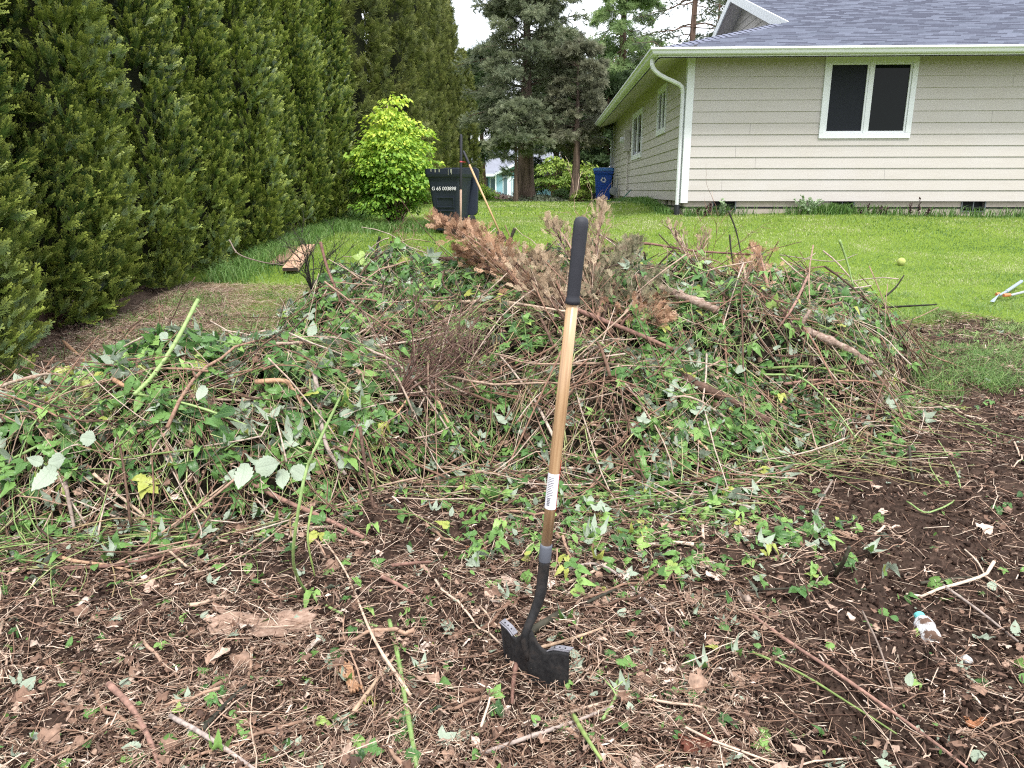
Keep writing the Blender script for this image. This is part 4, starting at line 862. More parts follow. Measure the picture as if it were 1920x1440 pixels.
M_oldwood = m_plain('weathered_shaft', (.36, .25, .19), .8, .2, .25, 20, .2); M_yelwood = m_plain('varnished_shaft', (.52, .34, .19), .5, .3, .3, 9, .1)
b1 = at(863.5, 418, 11.15); b1.z = float(gz(b1.x, b1.y)) + .12
long_tool('tool_handle', at(864.5, 252, 11.2), b1, .0155, .43, 'upright long handle with weathered shaft and pink ribbon against the black bin', 'tool handle', M_oldwood, True)
b2 = at(937, 428, 10.9); b2.z = float(gz(b2.x, b2.y)) + .12
long_tool('tool_handle', at(868.5, 283, 11.28), b2, .0145, .83, 'slanting long handle with honey-coloured shaft leaning onto the upright one', 'tool handle', M_yelwood)
hoe = empty('garden_hoe', at(1150, 384, 20.5), label='thin green-shafted hoe with red collar leaning at the side wall', cat='hoe')
o = Vector(hoe.location); m = MB(); m.tube([Vector((0, 0, 0)), Vector((.18, .1, .07)), at(1192, 346, 20.8) - o], .012, 6); m.build('shaft', m_plain('green_shaft', (.04, .16, .12), .5), hoe)
m = MB(); a = at(1192, 346, 20.8) - o; b = at(1197, 340, 20.82) - o; m.tube([a, b], .018, 6); m.build('collar', m_plain('red_collar', (.5, .03, .03), .5), hoe)
m = MB(); m.tube([b, b + Vector((.03, 0, .03)), b + Vector((.10, 0, -.03))], .012, 6); m.build('blade', M_gry, hoe)
def plank(p0, p1, w, th, lift, mat, label):
    p0 = Vector(p0); p1 = Vector(p1); d = (p1 - p0); l = d.length; root = empty('wooden_plank', p0, math.atan2(-d.x, d.y), label=label, cat='plank', group='planks lying on the lawn')
    tl = math.atan2(d.z, Vector((d.x, d.y)).length); Mx = Matrix.Rotation(tl, 4, 'X'); a = MB(); a.box(-w / 2, w / 2, 0, l, lift, lift + th, Mx); a.build('board', mat, root, bevel=.004); 
    a = MB(); a.box(-w / 2 + .004, w / 2 - .004, -.003, .0005, lift + .004, lift + th - .004, Mx); a.build('end_grain', m_plain('dark_end', (.035, .022, .018), .9), root)
def m_plank(name, c0, c1):
    t = NT(name); v = t.coord(scale=(1, .05, 1)); n = t.noise(40, 6, v); t.pbr(t.ramp(n, [(.3, c0), (.65, c1)]), .85, .2, t.bump(n, .6, .004)); return t.m
g1 = S(545, 511, .02, False); g2 = S(578, 466, .02, False); plank(g1, g2, .17, .042, .015, m_plank('plank_tan', (.34, .20, .13), (.55, .36, .25)), 'pale tan plank with a dark cut end, lying right on the lawn by the hedge')
g1 = S(518, 498, .01, False); g2 = S(556, 467, .01, False); plank(g1, g2, .16, .035, .004, m_plank('plank_brown', (.16, .085, .06), (.34, .21, .16)), 'darker weathered plank lying just left of the pale tan plank')
def blob(name, loc, r, mat, sq=(1, 1, 1), seed=0, amp=.1, parent=None, **k):
    import bmesh
    bm = bmesh.new(); bmesh.ops.create_icosphere(bm, subdivisions=4, radius=r); rr = np.random.default_rng(seed); f = rr.normal(size=(4, 3)) * 2.2; ph_ = rr.random(4) * 6
    for v in bm.verts:
        q = v.co / r; d = sum(math.sin(q.dot(Vector(f[i])) + ph_[i]) for i in range(4)) * amp; v.co = Vector((v.co.x * sq[0], v.co.y * sq[1], v.co.z * sq[2])) * (1 + d)
    me = bpy.data.meshes.new(name); bm.to_mesh(me); bm.free(); me.polygons.foreach_set('use_smooth', [True] * len(me.polygons)); return link(name, me, mat, parent, loc=loc, **k)
q = S(1689, 497, 0, False); blob('dog_ball', q + Vector((0, 0, .038)), .046, m_plain('ball_felt', (.40, .44, .14), .9, .1, .25, 30, .4), amp=.004, label='faded yellow-green ball lying on the lawn right of the brush pile', cat='ball')
lo_ = empty('garden_loppers', S(1868, 566, 0, False), label='grey garden loppers with orange collars lying on the grass at the right edge', cat='loppers'); o = Vector(lo_.location)
up = Vector((0, 0, .045)); P_ = lambda x, y, h=.045: S(x, y, 0, False) - o + Vector((0, 0, h))
M_lop = m_plain('lopper_grey', (.26, .31, .37), .45, .4, .15, 20, .05); M_or = m_plain('orange_collar', (.55, .20, .08), .6)
a_, b_, c_ = P_(1872, 563), P_(1885, 556), P_(1913, 541, .07); m = MB(); m.tube([a_, b_], .012, 8); m.build('arm', M_lop, lo_); m = MB(); m.tube([b_, c_], .016, 10); m.build('handle', M_lop, lo_)
c_ = P_(1935, 553, .05); b_ = P_(1893, 563); m = MB(); m.tube([b_, c_], .012, 10); m.build('handle', m_plain('lopper_dull', (.30, .32, .33), .5), lo_); m = MB(); m.tube([P_(1880, 564, .05), P_(1892, 563, .05)], .016, 8); m.build('collar', M_or, lo_); m = MB(); m.tube([P_(1866, 562, .05), P_(1872, 561, .05)], .014, 8); m.build('collar', M_or, lo_)
m = MB(); e = P_(1855, 571, .03); f = P_(1872, 563, .05); g_ = P_(1863, 573, .03); m.add([e, f, f + Vector((0, 0, .012)), g_], [(0, 1, 2), (0, 3, 1), (0, 2, 3), (1, 3, 2)]); m.build('blade', M_lop, lo_)
# half-buried muddy bottle
q = S(1738, 1190, 0, False); q2 = S(1712, 1152, 0, False); ax_ = (q2 - q).normalized(); bt = empty('muddy_bottle', q + Vector((0, 0, .012)), label='muddy white plastic bottle with a turquoise cap, half buried in soil', cat='bottle'); bt.rotation_euler = (ax_ + Vector((0, 0, .12))).to_track_quat('Z', 'Y').to_euler()
def m_muddy():
    t = NT('muddy_plastic'); v = t.coord(); n = t.noise(28, 6, v, .65); c = t.mix(t.rng(n, .46, .56), (.66, .67, .68), (.11, .065, .045)); t.pbr(c, t.rng(n, .45, .55, .35, .9), .4, t.bump(t.noise(45, 4, v), .8, .01)); return t.m
prf = [(.001, -.052), (.024, -.052), (.03, -.045), (.0315, -.02), (.029, -.008), (.0315, .004), (.0315, .03), (.027, .048), (.016, .060), (.014, .066)]
m = MB(); m.lathe(prf, 26); bo = m.build('body', m_muddy(), bt, smooth=True)
for v in bo.data.vertices:
    k = .0022 * (math.sin(v.co.z * 160 + v.co.x * 90) + math.sin(v.co.y * 150 + 1)); v.co.x *= 1 + k * 26; v.co.y *= 1 - k * 18
m = MB(); m.lathe([(.0175, .060), (.0185, .063), (.0185, .080), (.016, .083), (.001, .083)], 20); m.build('cap', m_plain('turquoise_cap', (.13, .45, .43), .5, .4, .35, 60, .2), bt)
q = S(1811, 1240, 0, False); blob('white_stone', q + Vector((0, 0, .006)), .0165, m_plain('white_stone', (.55, .54, .53), .8, .2, .15, 60, .5), (1, 1.1, .7), 3, .06, label='small round white stone on bare soil below the muddy bottle', cat='stone')
q = S(1480, 0, 0, False) if False else None
# slab of bark
def slab(px, py, rz, lx, ly, th, mat, name, label, cat, seed=1, tiltx=0.12):
    p = S(px, py, 0, False); r = np.random.default_rng(seed); nx_, ny_ = 26, 10; V = []; F = []
    for b in (0, 1):
        for j in range(ny_ + 1):
            for i in range(nx_ + 1):
                u, v = i / nx_ * 2 - 1, j / ny_ * 2 - 1
                ex = lx * (1 + .10 * vnoise(0, v * 3, 1.3, seed) - .1 * (v > .3)) ; ey = ly * (1 + .5 * (vnoise(u * 5, 0, 1.5, seed + 1) - .5)) 
                x = u * ex + .006 * math.sin(9 * v + 3 * (i == 0)); y = v * ey; z = .003 * (1 - v * v) + .010 * (vnoise(u * 4, v * 2, 1.4, seed + 2)) + .007 * vnoise(u * 9, v * 4, 1.5, seed + 3) - (th if b == 0 else 0) + .02 * u * u
                V.append((x, y, z))
    K = (nx_ + 1) * (ny_ + 1)
    for b in (0, 1):
        for j in range(ny_):
            for i in range(nx_):
                q = b * K + j * (nx_ + 1) + i; f = (q, q + 1, q + nx_ + 2, q + nx_ + 1); F.append(f if b else f[::-1])
    bd_ = [i for i in range(nx_ + 1)] + [j * (nx_ + 1) + nx_ for j in range(1, ny_ + 1)] + [ny_ * (nx_ + 1) + i for i in range(nx_ - 1, -1, -1)] + [j * (nx_ + 1) for j in range(ny_ - 1, 0, -1)]
    for a, b in zip(bd_, bd_[1:] + bd_[:1]): F.append((a, b, K + b, K + a))
    return MB().add(V, F).build(name, mat, None, smooth=True, loc=p + Vector((0, 0, .016)), rot=(tiltx, 0, rz), label=label, cat=cat)
def m_barkslab(name, a, b, c):
    t = NT(name); v = t.coord(scale=(.5, 1, 1)); n = t.noise(60, 7, v, .7); n2 = t.noise(18, 4, v); col = t.ramp(n, [(.32, a), (.5, b), (.7, c)]); col = t.mix(t.rng(n2, .45, .7, 0, .4), col, a); t.pbr(col, .9, .15, t.bump(n, 1, .006)); return t.m
slab(497, 1181, R(4), .155, .046, .007, m_barkslab('pale_bark', (.11, .068, .05), (.30, .20, .15), (.46, .34, .27)), 'bark_slab', 'pale rough slab of bark lying flat on the litter left of the shovel', 'bark', 4, .32)
slab(1300, 1412, R(8), .035, .02, .014, m_barkslab('rotten_bark', (.05, .02, .015), (.16, .06, .04), (.25, .11, .08)), 'bark_chunk', 'dark red chunk of rotten bark at the bottom edge of the photo', 'bark', 5)
slab(1822, 1372, R(-4), .022, .008, .006, m_barkslab('orange_bark', (.2, .08, .04), (.42, .19, .10), (.55, .3, .18)), 'bark_chunk', 'small orange chip of wood on dark soil at the lower right', 'bark', 6)
slab(893, 1048, R(-12), .032, .016, .008, m_barkslab('ribbed_bark', (.12, .05, .03), (.30, .14, .09), (.42, .22, .15)), 'bark_chunk', 'ribbed orange-brown scrap of bark left of the shovel collar', 'bark', 7)
slab(660, 1290, R(-62), .065, .017, .010, m_barkslab('peeled_bark', (.22, .11, .06), (.42, .24, .14), (.55, .36, .24)), 'bark_strip', 'long orange-tan strip of peeled bark standing on edge near the green stalk', 'bark', 8)

# ------------------------------------------------------------------ the brush pile: dark heart, then loose layers
def rot_up(n, N, tilt, flip=0.0):                        # z along n with random tilt, random heading, some turned over
    zd = norm(n + tilt * rng.normal(size=(N, 3))); f = rng.random(N) < flip; zd[f] *= -1; return frames(zd)
def pnorm(x, y, e=.06):
    dx = (surf(x + e, y) - surf(x - e, y)) / (2 * e); dy = (surf(x, y + e) - surf(x, y - e)) / (2 * e); return norm(np.stack([-dx, -dy, np.ones_like(dx)], 1))
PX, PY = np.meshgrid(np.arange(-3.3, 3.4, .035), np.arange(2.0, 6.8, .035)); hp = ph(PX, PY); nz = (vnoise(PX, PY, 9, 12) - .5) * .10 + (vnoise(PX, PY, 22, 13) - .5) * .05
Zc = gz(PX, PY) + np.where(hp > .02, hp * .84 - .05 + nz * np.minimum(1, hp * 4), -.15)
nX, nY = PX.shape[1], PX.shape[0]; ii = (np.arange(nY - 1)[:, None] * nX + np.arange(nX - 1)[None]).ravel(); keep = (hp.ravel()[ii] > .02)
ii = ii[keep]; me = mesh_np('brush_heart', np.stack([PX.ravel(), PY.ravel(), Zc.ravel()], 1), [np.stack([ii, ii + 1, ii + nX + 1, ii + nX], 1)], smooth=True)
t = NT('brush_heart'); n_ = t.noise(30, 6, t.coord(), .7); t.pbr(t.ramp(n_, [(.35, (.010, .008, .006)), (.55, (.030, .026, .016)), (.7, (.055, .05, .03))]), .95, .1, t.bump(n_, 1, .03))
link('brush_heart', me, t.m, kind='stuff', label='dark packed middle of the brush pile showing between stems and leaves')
def pile_pts(N, thr=.05, bias=None):
    out = []
    while sum(map(len, out)) < N:
        x = rng.uniform(-3.1, 3.2, N * 2); y = rng.uniform(2.2, 6.6, N * 2); h = ph(x, y); w = (h > thr) * np.clip(4.2 / y, .4, 1.7) ** 1.0
        if bias is not None: w = w * bias(x, y)
        k = rng.random(N * 2) < w / 1.7; out.append(np.stack([x[k], y[k]], 1))
    return np.concatenate(out)[:N]
def canes(N, lmin, lmax, r0, r1, K=12, wob=.5, lift=(0, .07), thr=.05, bias=None, stiff=.6, steep=0.0, pts=None, follow=.75):
    p = pile_pts(N, thr, bias) if pts is None else pts; N = len(p); l = rng.uniform(lmin, lmax, N); a = rng.normal(size=N) * .62 + PI * rng.integers(0, 2, N); a = np.where(rng.random(N) < .22, rng.uniform(0, 2 * PI, N), a); ca = rng.normal(size=N) * wob / K; s = np.linspace(-.5, .5, K)
    ang = a[:, None] + ca[:, None] * np.arange(K)[None] + np.cumsum(rng.normal(size=(N, K)) * .05 * wob + (rng.random((N, K)) < .10) * rng.normal(size=(N, K)) * .5, 1)
    st = l[:, None] / (K - 1); x = p[:, :1] + np.cumsum(np.cos(ang) * st, 1) - l[:, None] * .5 * np.cos(a)[:, None]; y = p[:, 1:] + np.cumsum(np.sin(ang) * st, 1) - l[:, None] * .5 * np.sin(a)[:, None]
    zs = surf(x, y); q = np.stack([np.ones(K), s, s * s], 1); cf = zs @ q @ np.linalg.inv(q.T @ q); zsm = cf @ q.T       # stiff stems bridge the hollows
    z = follow * zsm + (1 - follow) * zs; z = np.maximum(z, zs - .05) * stiff + z * (1 - stiff)
    z = z + rng.uniform(*lift, N)[:, None] + (s[None] ** 2 - .08) * (-rng.uniform(0, .25, N) * l)[:, None] * .6 + steep * rng.normal(size=N)[:, None] * s[None] * l[:, None]
    z = np.maximum(z, gz(x, y) + .004); P = np.stack([x, y, z], 2); rr = rng.uniform(r0, r1, N)[:, None] * np.linspace(1.1, .55, K)[None]; return P, rr
near_left = lambda x, y: np.where(x < -.2, 1.0, .8)
A = Acc(); P, rr = canes(460, .25, .8, .0018, .0040, 12, 1.5, (-.04, .05), steep=.15, follow=.5, thr=.14); CP = P[:, 1:].reshape(-1, 3); tubes(A, P, rr, 5); 
P, rr = canes(1600, .10, .42, .0009, .0020, 8, 2.2, (-.04, .07), steep=.3, thr=.09); tubes(A, P, rr, 4); A.build('green_canes', M_cane, None, smooth=True, kind='stuff', label='tangle of thin green bramble stems woven through the brush pile')
A = Acc(); P, rr = canes(800, .2, .85, .002, .0052, 9, .5, (-.02, .08), steep=.4, stiff=.9); tubes(A, P, rr, 5)
P, rr = canes(3600, .06, .36, .0008, .0020, 7, 1.2, (-.04, .08), steep=.5); tubes(A, P, rr, 4); A.build('dead_twigs', M_stick, None, smooth=True, kind='stuff', label='fine dead brown twigs scattered all through the brush pile')
def leaves(N, acc, tpl, s0, s1, lift, tilt, flip, bias=None, thr=.05, pts=None, mean=.45):
    p = pile_pts(N, thr, bias) if pts is None else pts; N = len(p); n = pnorm(p[:, 0], p[:, 1]); z = surf(p[:, 0], p[:, 1]) + rng.uniform(*lift, N)
    Rm = rot_up(n * .55 + np.array([0, -.12, .55]), N, tilt, flip); inst(acc, tpl, Rm, np.stack([p[:, 0], p[:, 1], z], 1), rng.uniform(s0, s1, N), np.clip(mean + .22 * rng.normal(size=N), 0, 1))
clump = lambda x, y: np.where(x < -.5, sstep(ph(x, y), .06, .24), sstep(ph(x, y), 0, .12)) * np.clip((vnoise(x, y, 1.9, 21) - np.where(x < -.5, .32, .42)) * np.where(x < -.5, 3.2, 4.5), .05, 1) * np.where((x + .55) ** 2 + (y - 4.15) ** 2 < .2, .15, 1)
hi = lambda x, y: sstep(ph(x, y), .08, .26)
lf = lambda x, y: hi(x, y) * clump(x, y) * np.where((x < -.55) & (y < 4.3), 1.0, .10)
A = Acc(); leaves(2300, A, T_tri, .048, .082, (-.02, .08), .5, .15, lf, mean=.58); leaves(650, A, T_leaf, .042, .085, (-.01, .09), .6, .5, lf)
leaves(4000, A, T_tri, .022, .046, (-.05, .07), .75, .15, clump); leaves(1700, A, T_five, .032, .058, (-.03, .06), .6, .13, clump, mean=.55); leaves(4600, A, T_leaf2, .014, .038, (-.06, .05), .95, .24, clump)
CP = CP[(CP[:, 0] < -.5) | (rng.random(len(CP)) < .5)]; k_ = rng.choice(len(CP), 3600); Rm = rot_up(np.array([0, -.25, .8]), 3600, .5, .12); q_ = CP[k_] + [0, 0, .008]; w_ = (sstep(ph(q_[:, 0], q_[:, 1]), .05, .2) > .3)
inst(A, T_tri, Rm[w_], q_[w_], (rng.uniform(.034, .062, 3600) * np.where(q_[:, 0] < -.6, 1.2, .85))[w_], np.clip(.56 + .22 * rng.normal(size=3600), 0, 1)[w_])
A.build('bramble_leaves', M_bleaf, None, kind='stuff', label='mass of cut bramble leaves, green above and pale below, over the brush pile')
A = Acc(); leaves(1900, A, T_crump[0], .02, .05, (-.06, .04), 1.0, .5); leaves(1300, A, T_crump[1], .02, .045, (-.06, .05), 1.0, .5); A.build('withered_leaves', M_dleaf, None, kind='stuff', label='withered brown leaves caught in the brush pile')
A = Acc(); P, rr = canes(1500, .06, .28, .0009, .0016, 6, .9, (-.03, .07), steep=.4); tubes(A, P, rr, 3, cap=False); A.build('straw_in_pile', M_straw, None, kind='stuff', label='pale dry stalks caught in the brush pile')

# ------------------------------------------------------------------ litter over the bare soil
def ground_pts(N, y0=1.35, y1=6.3, dens=1.6, right=.45, margin=.35):
    out = []
    while sum(map(len, out)) < N:
        y = y0 + (y1 - y0) * rng.random(N * 2) ** dens; hw_ = .70 * y * 1.08 + margin; x = rng.uniform(-1, 1, N * 2) * np.minimum(hw_, 4.4); k = (lawn(x, y) < rng.uniform(.1, .75, N * 2)) & (ph(x, y) < .22)
        bare = sstep(x - .35 * (y - 2.2), .55, 1.1) * (1 - sstep(y, 3.1, 3.9)) * (.55 + .9 * (vnoise(x, y, 2.1, 31)) ); k &= rng.random(N * 2) > bare * (1 - right) * 1.35
        k &= rng.random(N * 2) < .42 + .95 * vnoise(x, y, 4.3, 33); out.append(np.stack([x[k], y[k]], 1))
    return np.concatenate(out)[:N]
def lay(N, l0, l1, r0, r1, K, wob, lift, tiltz=.12, power=2.2, **k):
    p = ground_pts(N, **k); l = l0 + (l1 - l0) * rng.random(N) ** power; a = rng.uniform(0, PI * 2, N); ang = a[:, None] + np.cumsum(rng.normal(size=(N, K)) * wob, 1); st = l[:, None] / (K - 1)
    x = p[:, :1] + np.cumsum(np.cos(ang) * st, 1); y = p[:, 1:] + np.cumsum(np.sin(ang) * st, 1); s = np.linspace(-.5, .5, K)
    zc = gd(p[:, 0], p[:, 1])[:, None]; zz = np.where(l[:, None] < .12, zc, gd(x, y)); z = zz + rng.uniform(*lift, N)[:, None] + s[None] * l[:, None] * (tiltz * rng.normal(size=N))[:, None]
    r = (r0 + (r1 - r0) * rng.random(N) ** 2)[:, None] * np.linspace(1.05, .75, K)[None]; return np.stack([x, y, z], 2), r
A = Acc(); P, rr = lay(24000, .012, .15, .0006, .0021, 4, .18, (0, .024)); tubes(A, P, rr, 4); P, rr = lay(750, .16, .5, .0011, .0024, 8, .10, (.004, .03), .05, 1.2); tubes(A, P, rr, 4)
A.build('twig_litter', M_twig, None, kind='stuff', label='countless small broken twigs strewn over the bare soil')
A = Acc(); P, rr = lay(26000, .010, .09, .0005, .0013, 4, .35, (0, .027), .25); tubes(A, P, rr, 3, cap=False); A.build('straw_litter', M_straw, None, kind='stuff', label='pale straw and splinters strewn over the bare soil')
def ground_leaves(acc, N, tpl, s0, s1, lift, tilt, flip, mean=.5, sd_=.22, **k):
    p = ground_pts(N, **k); z = gd(p[:, 0], p[:, 1]) + rng.uniform(*lift, N); Rm = rot_up(np.array([0, 0, 1.]), N, tilt, flip); inst(acc, tpl, Rm, np.stack([p[:, 0], p[:, 1], z], 1), rng.uniform(s0, s1, N), np.clip(mean + sd_ * rng.normal(size=N), 0, 1))
T_shred = []
for k_ in range(3):
    r_ = np.random.default_rng(k_ + 50); n6 = 6; w_ = .065 * (1 + .35 * r_.normal(size=n6)); w_[0] *= .4; w_[-1] *= .3; cx_ = np.cumsum(r_.normal(size=n6)) * .035; cz_ = np.cumsum(r_.normal(size=n6)) * .05
    V_ = np.array([(cx_[i] + e_ * w_[i], i / 5 - .5, cz_[i] + .02 * e_) for i in range(n6) for e_ in (-1, 1)]); T_shred.append((V_, np.array([(2 * i, 2 * i + 1, 2 * i + 3, 2 * i + 2) for i in range(5)]), np.zeros((0, 3), int), np.zeros((12, 2))))
A = Acc()
for tp in T_shred: ground_leaves(A, 9000, tp, .010, .045, (.0, .022), .35, .5, .45, .28)
A.build('bark_shreds', M_straw2, None, kind='stuff', label='torn shreds of bark and stem strewn over the bare soil')
A = Acc()
for tp in T_crump: ground_leaves(A, 900, tp, .016, .044, (.0, .016), .45, .5, .42, .25)
for tp in T_crump[:2]: ground_leaves(A, 130, tp, .045, .075, (.004, .018), .3, .5, .62, .25)
A.build('dead_leaf_litter', M_dleaf, None, kind='stuff', label='brown curled dead leaves covering the bare soil')
V0 = np.array([(-.5, -.3, -.2), (.5, -.25, -.15), (.1, .45, -.2), (-.1, -.1, .35), (.25, .1, .25)]); T0 = np.array([(0, 2, 1), (0, 1, 3), (1, 4, 3), (1, 2, 4), (2, 0, 3), (2, 3, 4)])
A = Acc(); ground_leaves(A, 40000, (V0, np.zeros((0, 4), int), T0, np.zeros((5, 2))), .004, .017, (-.002, .008), 1.2, .5, .38, .24, right=.9); ground_leaves(A, 6500, (V0, np.zeros((0, 4), int), T0, np.zeros((5, 2))), .014, .034, (-.006, .006), 1.2, .5, .22, .16, right=1.2)
A.build('soil_crumbs', M_chip, None, kind='stuff', label='crumbs of dark soil and bark over the bare ground')
A = Acc(); ground_leaves(A, 620, T_tri, .024, .046, (.004, .02), .4, .25, .52); ground_leaves(A, 560, T_leaf, .018, .05, (.004, .018), .4, .35, .5); ground_leaves(A, 900, T_leaf2, .010, .022, (.003, .018), .6, .3, .5); A.build('fallen_green_leaves', M_bleaf, None, kind='stuff', label='torn green bramble leaves scattered over the soil')
def spill_pts(N):
    x = rng.uniform(-2.4, 2.4, N * 14); o = rng.uniform(.03, .5, N * 14); y = rng.uniform(2.4, 4.2, N * 14); k = (ph(x, y) < .10) & (ph(x, y + o) > .10) & (rng.random(N * 14) < 1.15 - 1.9 * o); return np.stack([x[k], y[k]], 1)[:N]
A = Acc(); q_ = spill_pts(420); leaves(0, A, T_tri, .032, .066, (.0, .05), .55, .25, pts=q_, mean=.52); leaves(0, A, T_leaf2, .018, .045, (.0, .05), .8, .3, pts=spill_pts(500), mean=.5); A.build('spilled_leaves', M_bleaf, None, kind='stuff', label='bramble leaves spilled in front of the brush pile')
A = Acc(); P, rr = canes(0, .15, .7, .0012, .0034, 9, 1.0, (.0, .05), pts=spill_pts(330), steep=.12); tubes(A, P, rr, 5); A.build('spilled_stems', M_cane, None, smooth=True, kind='stuff', label='green stems spilled onto the soil in front of the brush pile')
A = Acc(); P, rr = canes(0, .12, .7, .0014, .0048, 8, .5, (.0, .06), pts=spill_pts(420), steep=.15); tubes(A, P, rr, 5); A.build('spilled_twigs', M_stick, None, smooth=True, kind='stuff', label='brown twigs spilled onto the soil in front of the brush pile')
A = Acc(); x = rng.normal(.50, .42, 900); y = rng.normal(2.72, .2, 900); k = (ph(x, y) < .2); pts = np.stack([x[k], y[k]], 1); leaves(0, A, T_tri, .034, .06, (.0, .05), .45, .16, pts=pts[:290], mean=.60); leaves(0, A, T_leaf2, .02, .045, (.0, .06), .8, .25, pts=pts[420:700], mean=.52); A.build('leafy_trimmings', M_bleaf, None, kind='stuff', label='leafy bramble trimmings on the soil just behind the shovel')

# ------------------------------------------------------------------ grass
def blades(acc, x, y, h0, h1, w, lean, rn, lift=0):
    N = len(x); z = gz(x, y) + .02 * (lawn(x, y)) * (vnoise(x, y, 2, 8) - .5) - .004 + lift; h = h0 + (h1 - h0) * rng.random(N); a = rng.uniform(0, 2 * PI, N); b = rng.uniform(0, 2 * PI, N); ln = lean * (.4 + rng.random(N)) * h
    w = w * rng.uniform(.6, 1.3, N); sx, sy = np.cos(a) * w, np.sin(a) * w; dx, dy = np.cos(b) * ln, np.sin(b) * ln
    V = np.stack([np.stack([x - sx, y - sy, z], 1), np.stack([x + sx, y + sy, z], 1), np.stack([x + sx * .8 + dx * .4, y + sy * .8 + dy * .4, z + h * .62], 1), np.stack([x - sx * .8 + dx * .4, y - sy * .8 + dy * .4, z + h * .62], 1), np.stack([x + dx * 1.2, y + dy * 1.2, z + h * np.maximum(.45, 1 - .35 * lean)], 1)], 1)
    o = (np.arange(N) * 5)[:, None]; acc.add(V.reshape(-1, 3), np.array([[0, 1, 2, 3]]) + o, np.array([[3, 2, 4]]) + o, np.repeat(rn, 5), np.tile(np.array([[.5, 0], [.5, 0], [.5, .6], [.5, .6], [.5, 1]]), (N, 1)))
def lawn_pts(N, y0, y1, xl, xr):
    y = rng.uniform(y0, y1, N); hw_ = .72 * y + .6; x = rng.uniform(-1, 1, N) * hw_; k = (x > xl) & (x < xr) & (lawn(x, y) > rng.uniform(.02, .9, N)) & (ph(x, y) < .15); k &= ~((x > HO.x + .05) & (y > HO.y - .03)); return x[k], y[k]
A = Acc()
for y0, y1, N, h0, h1, w in ((4.8, 7.5, 90000, .012, .038, .0016), (7.5, 10.5, 110000, .014, .040, .0024), (10.5, 15, 90000, .016, .045, .004), (15, 33, 70000, .02, .06, .009)):
    x, y = lawn_pts(N, y0, y1, -3.1 if y0 < 14 else -2.4, 12); pt = vnoise(x, y, .8, 41) * .75 + vnoise(x, y, 4, 42) * .55 - .12; blades(A, x, y, h0, h1, w, .7, np.clip(pt + .16 * rng.normal(size=len(x)), 0, 1))
A.build('lawn_grass', M_grass, None, kind='stuff', label='short bright green lawn grass')
A = Acc()
def tall(N, xf, yf, h0, h1, w, lean=.6, mean=.5):
    x = xf(N); y = yf(N); blades(A, x, y, h0, h1, w, lean, np.clip(mean + .2 * rng.normal(size=N), 0, 1))
u = rng.uniform
tall(9000, lambda n: -3.15 + np.abs(rng.normal(size=n)) * .22, lambda n: u(7.6, 15, n), .06, .24, .0035)
tall(3500, lambda n: u(-3.0, -1.2, n), lambda n: rng.normal(12.4, .35, n), .06, .22, .004)
cx = rng.normal(size=(60, 2)) * [.5, .28] + [3.0, 4.75]; ci = rng.integers(0, 60, 6000); x = cx[ci, 0] + rng.normal(size=6000) * .06; y = cx[ci, 1] + rng.normal(size=6000) * .06; blades(A, x, y, .03, .13, .002, 1.6, np.clip(.55 + .2 * rng.normal(size=6000), 0, 1))
cx = np.stack([u(1.9, 4.8, 190), 4.9 + 2.3 * rng.random(190) ** 1.4], 1); ci = rng.integers(0, 190, 9000); x = cx[ci, 0] + rng.normal(size=9000) * .07; y = cx[ci, 1] + rng.normal(size=9000) * .07; blades(A, x, y, .03, .085, .002, 1.5, np.clip(.78 + .2 * rng.normal(size=9000), 0, 1))
cx = np.stack([u(-3.2, -1.6, 90), u(4.9, 7.2, 90)], 1); ci = rng.integers(0, 90, 6000); x = cx[ci, 0] + rng.normal(size=6000) * .08; y = cx[ci, 1] + rng.normal(size=6000) * .08; blades(A, x, y, .03, .10, .002, 1.2, np.clip(.6 + .2 * rng.normal(size=6000), 0, 1))
# rough strip along the house foundation
xf = rng.choice(7, 3600, p=[.10, .08, .30, .1, .07, .05, .30]); cxs = np.array([2.75, 3.4, 5.15, 6.0, 6.9, 7.8, 9.0])[xf]; x = cxs + rng.normal(size=3600) * np.array([.25, .3, .3, .35, .3, .35, .5])[xf]; y = HO.y - .12 - (x - HO.x) * .0437 - np.abs(rng.normal(size=3600)) * .12
k = x > HO.x; blades(A, x[k], y[k], .05, .26, .0045, .6, np.clip(.35 + .2 * rng.normal(size=k.sum()), 0, 1))
y = u(13.1, 24, 2400); x = HO.x - .12 + (y - 13) * .0437 - np.abs(rng.normal(size=2400)) * .10; blades(A, x, y, .05, .2, .006, .6, np.clip(.4 + .2 * rng.normal(size=2400), 0, 1))
A.build('tall_grass', M_tallgrass, None, kind='stuff', label='longer rank grass along the hedge, the soil edge and the house foundation')
A = Acc(); x = -3.3 + rng.random(17000) ** 1.2 * 2.1; y = u(3.7, 7.6, 17000); k = (ph(x, y) < .1); x, y = x[k], y[k]; n = len(x); a = u(0, 2 * PI, n); l = u(.02, .12, n); t_ = np.linspace(-.5, .5, 4)[None]
P = np.stack([x[:, None] + np.cos(a)[:, None] * l[:, None] * t_, y[:, None] + np.sin(a)[:, None] * l[:, None] * t_, gz(x, y)[:, None] + u(0, .03, n)[:, None] + t_ * (l * rng.normal(size=n) * .3)[:, None]], 2); tubes(A, P, np.full((n, 4), .0012), 3, cap=False); A.build('dry_hedge_litter', M_straw, None, kind='stuff', label='reddish dry needles and straw at the foot of the hedge')

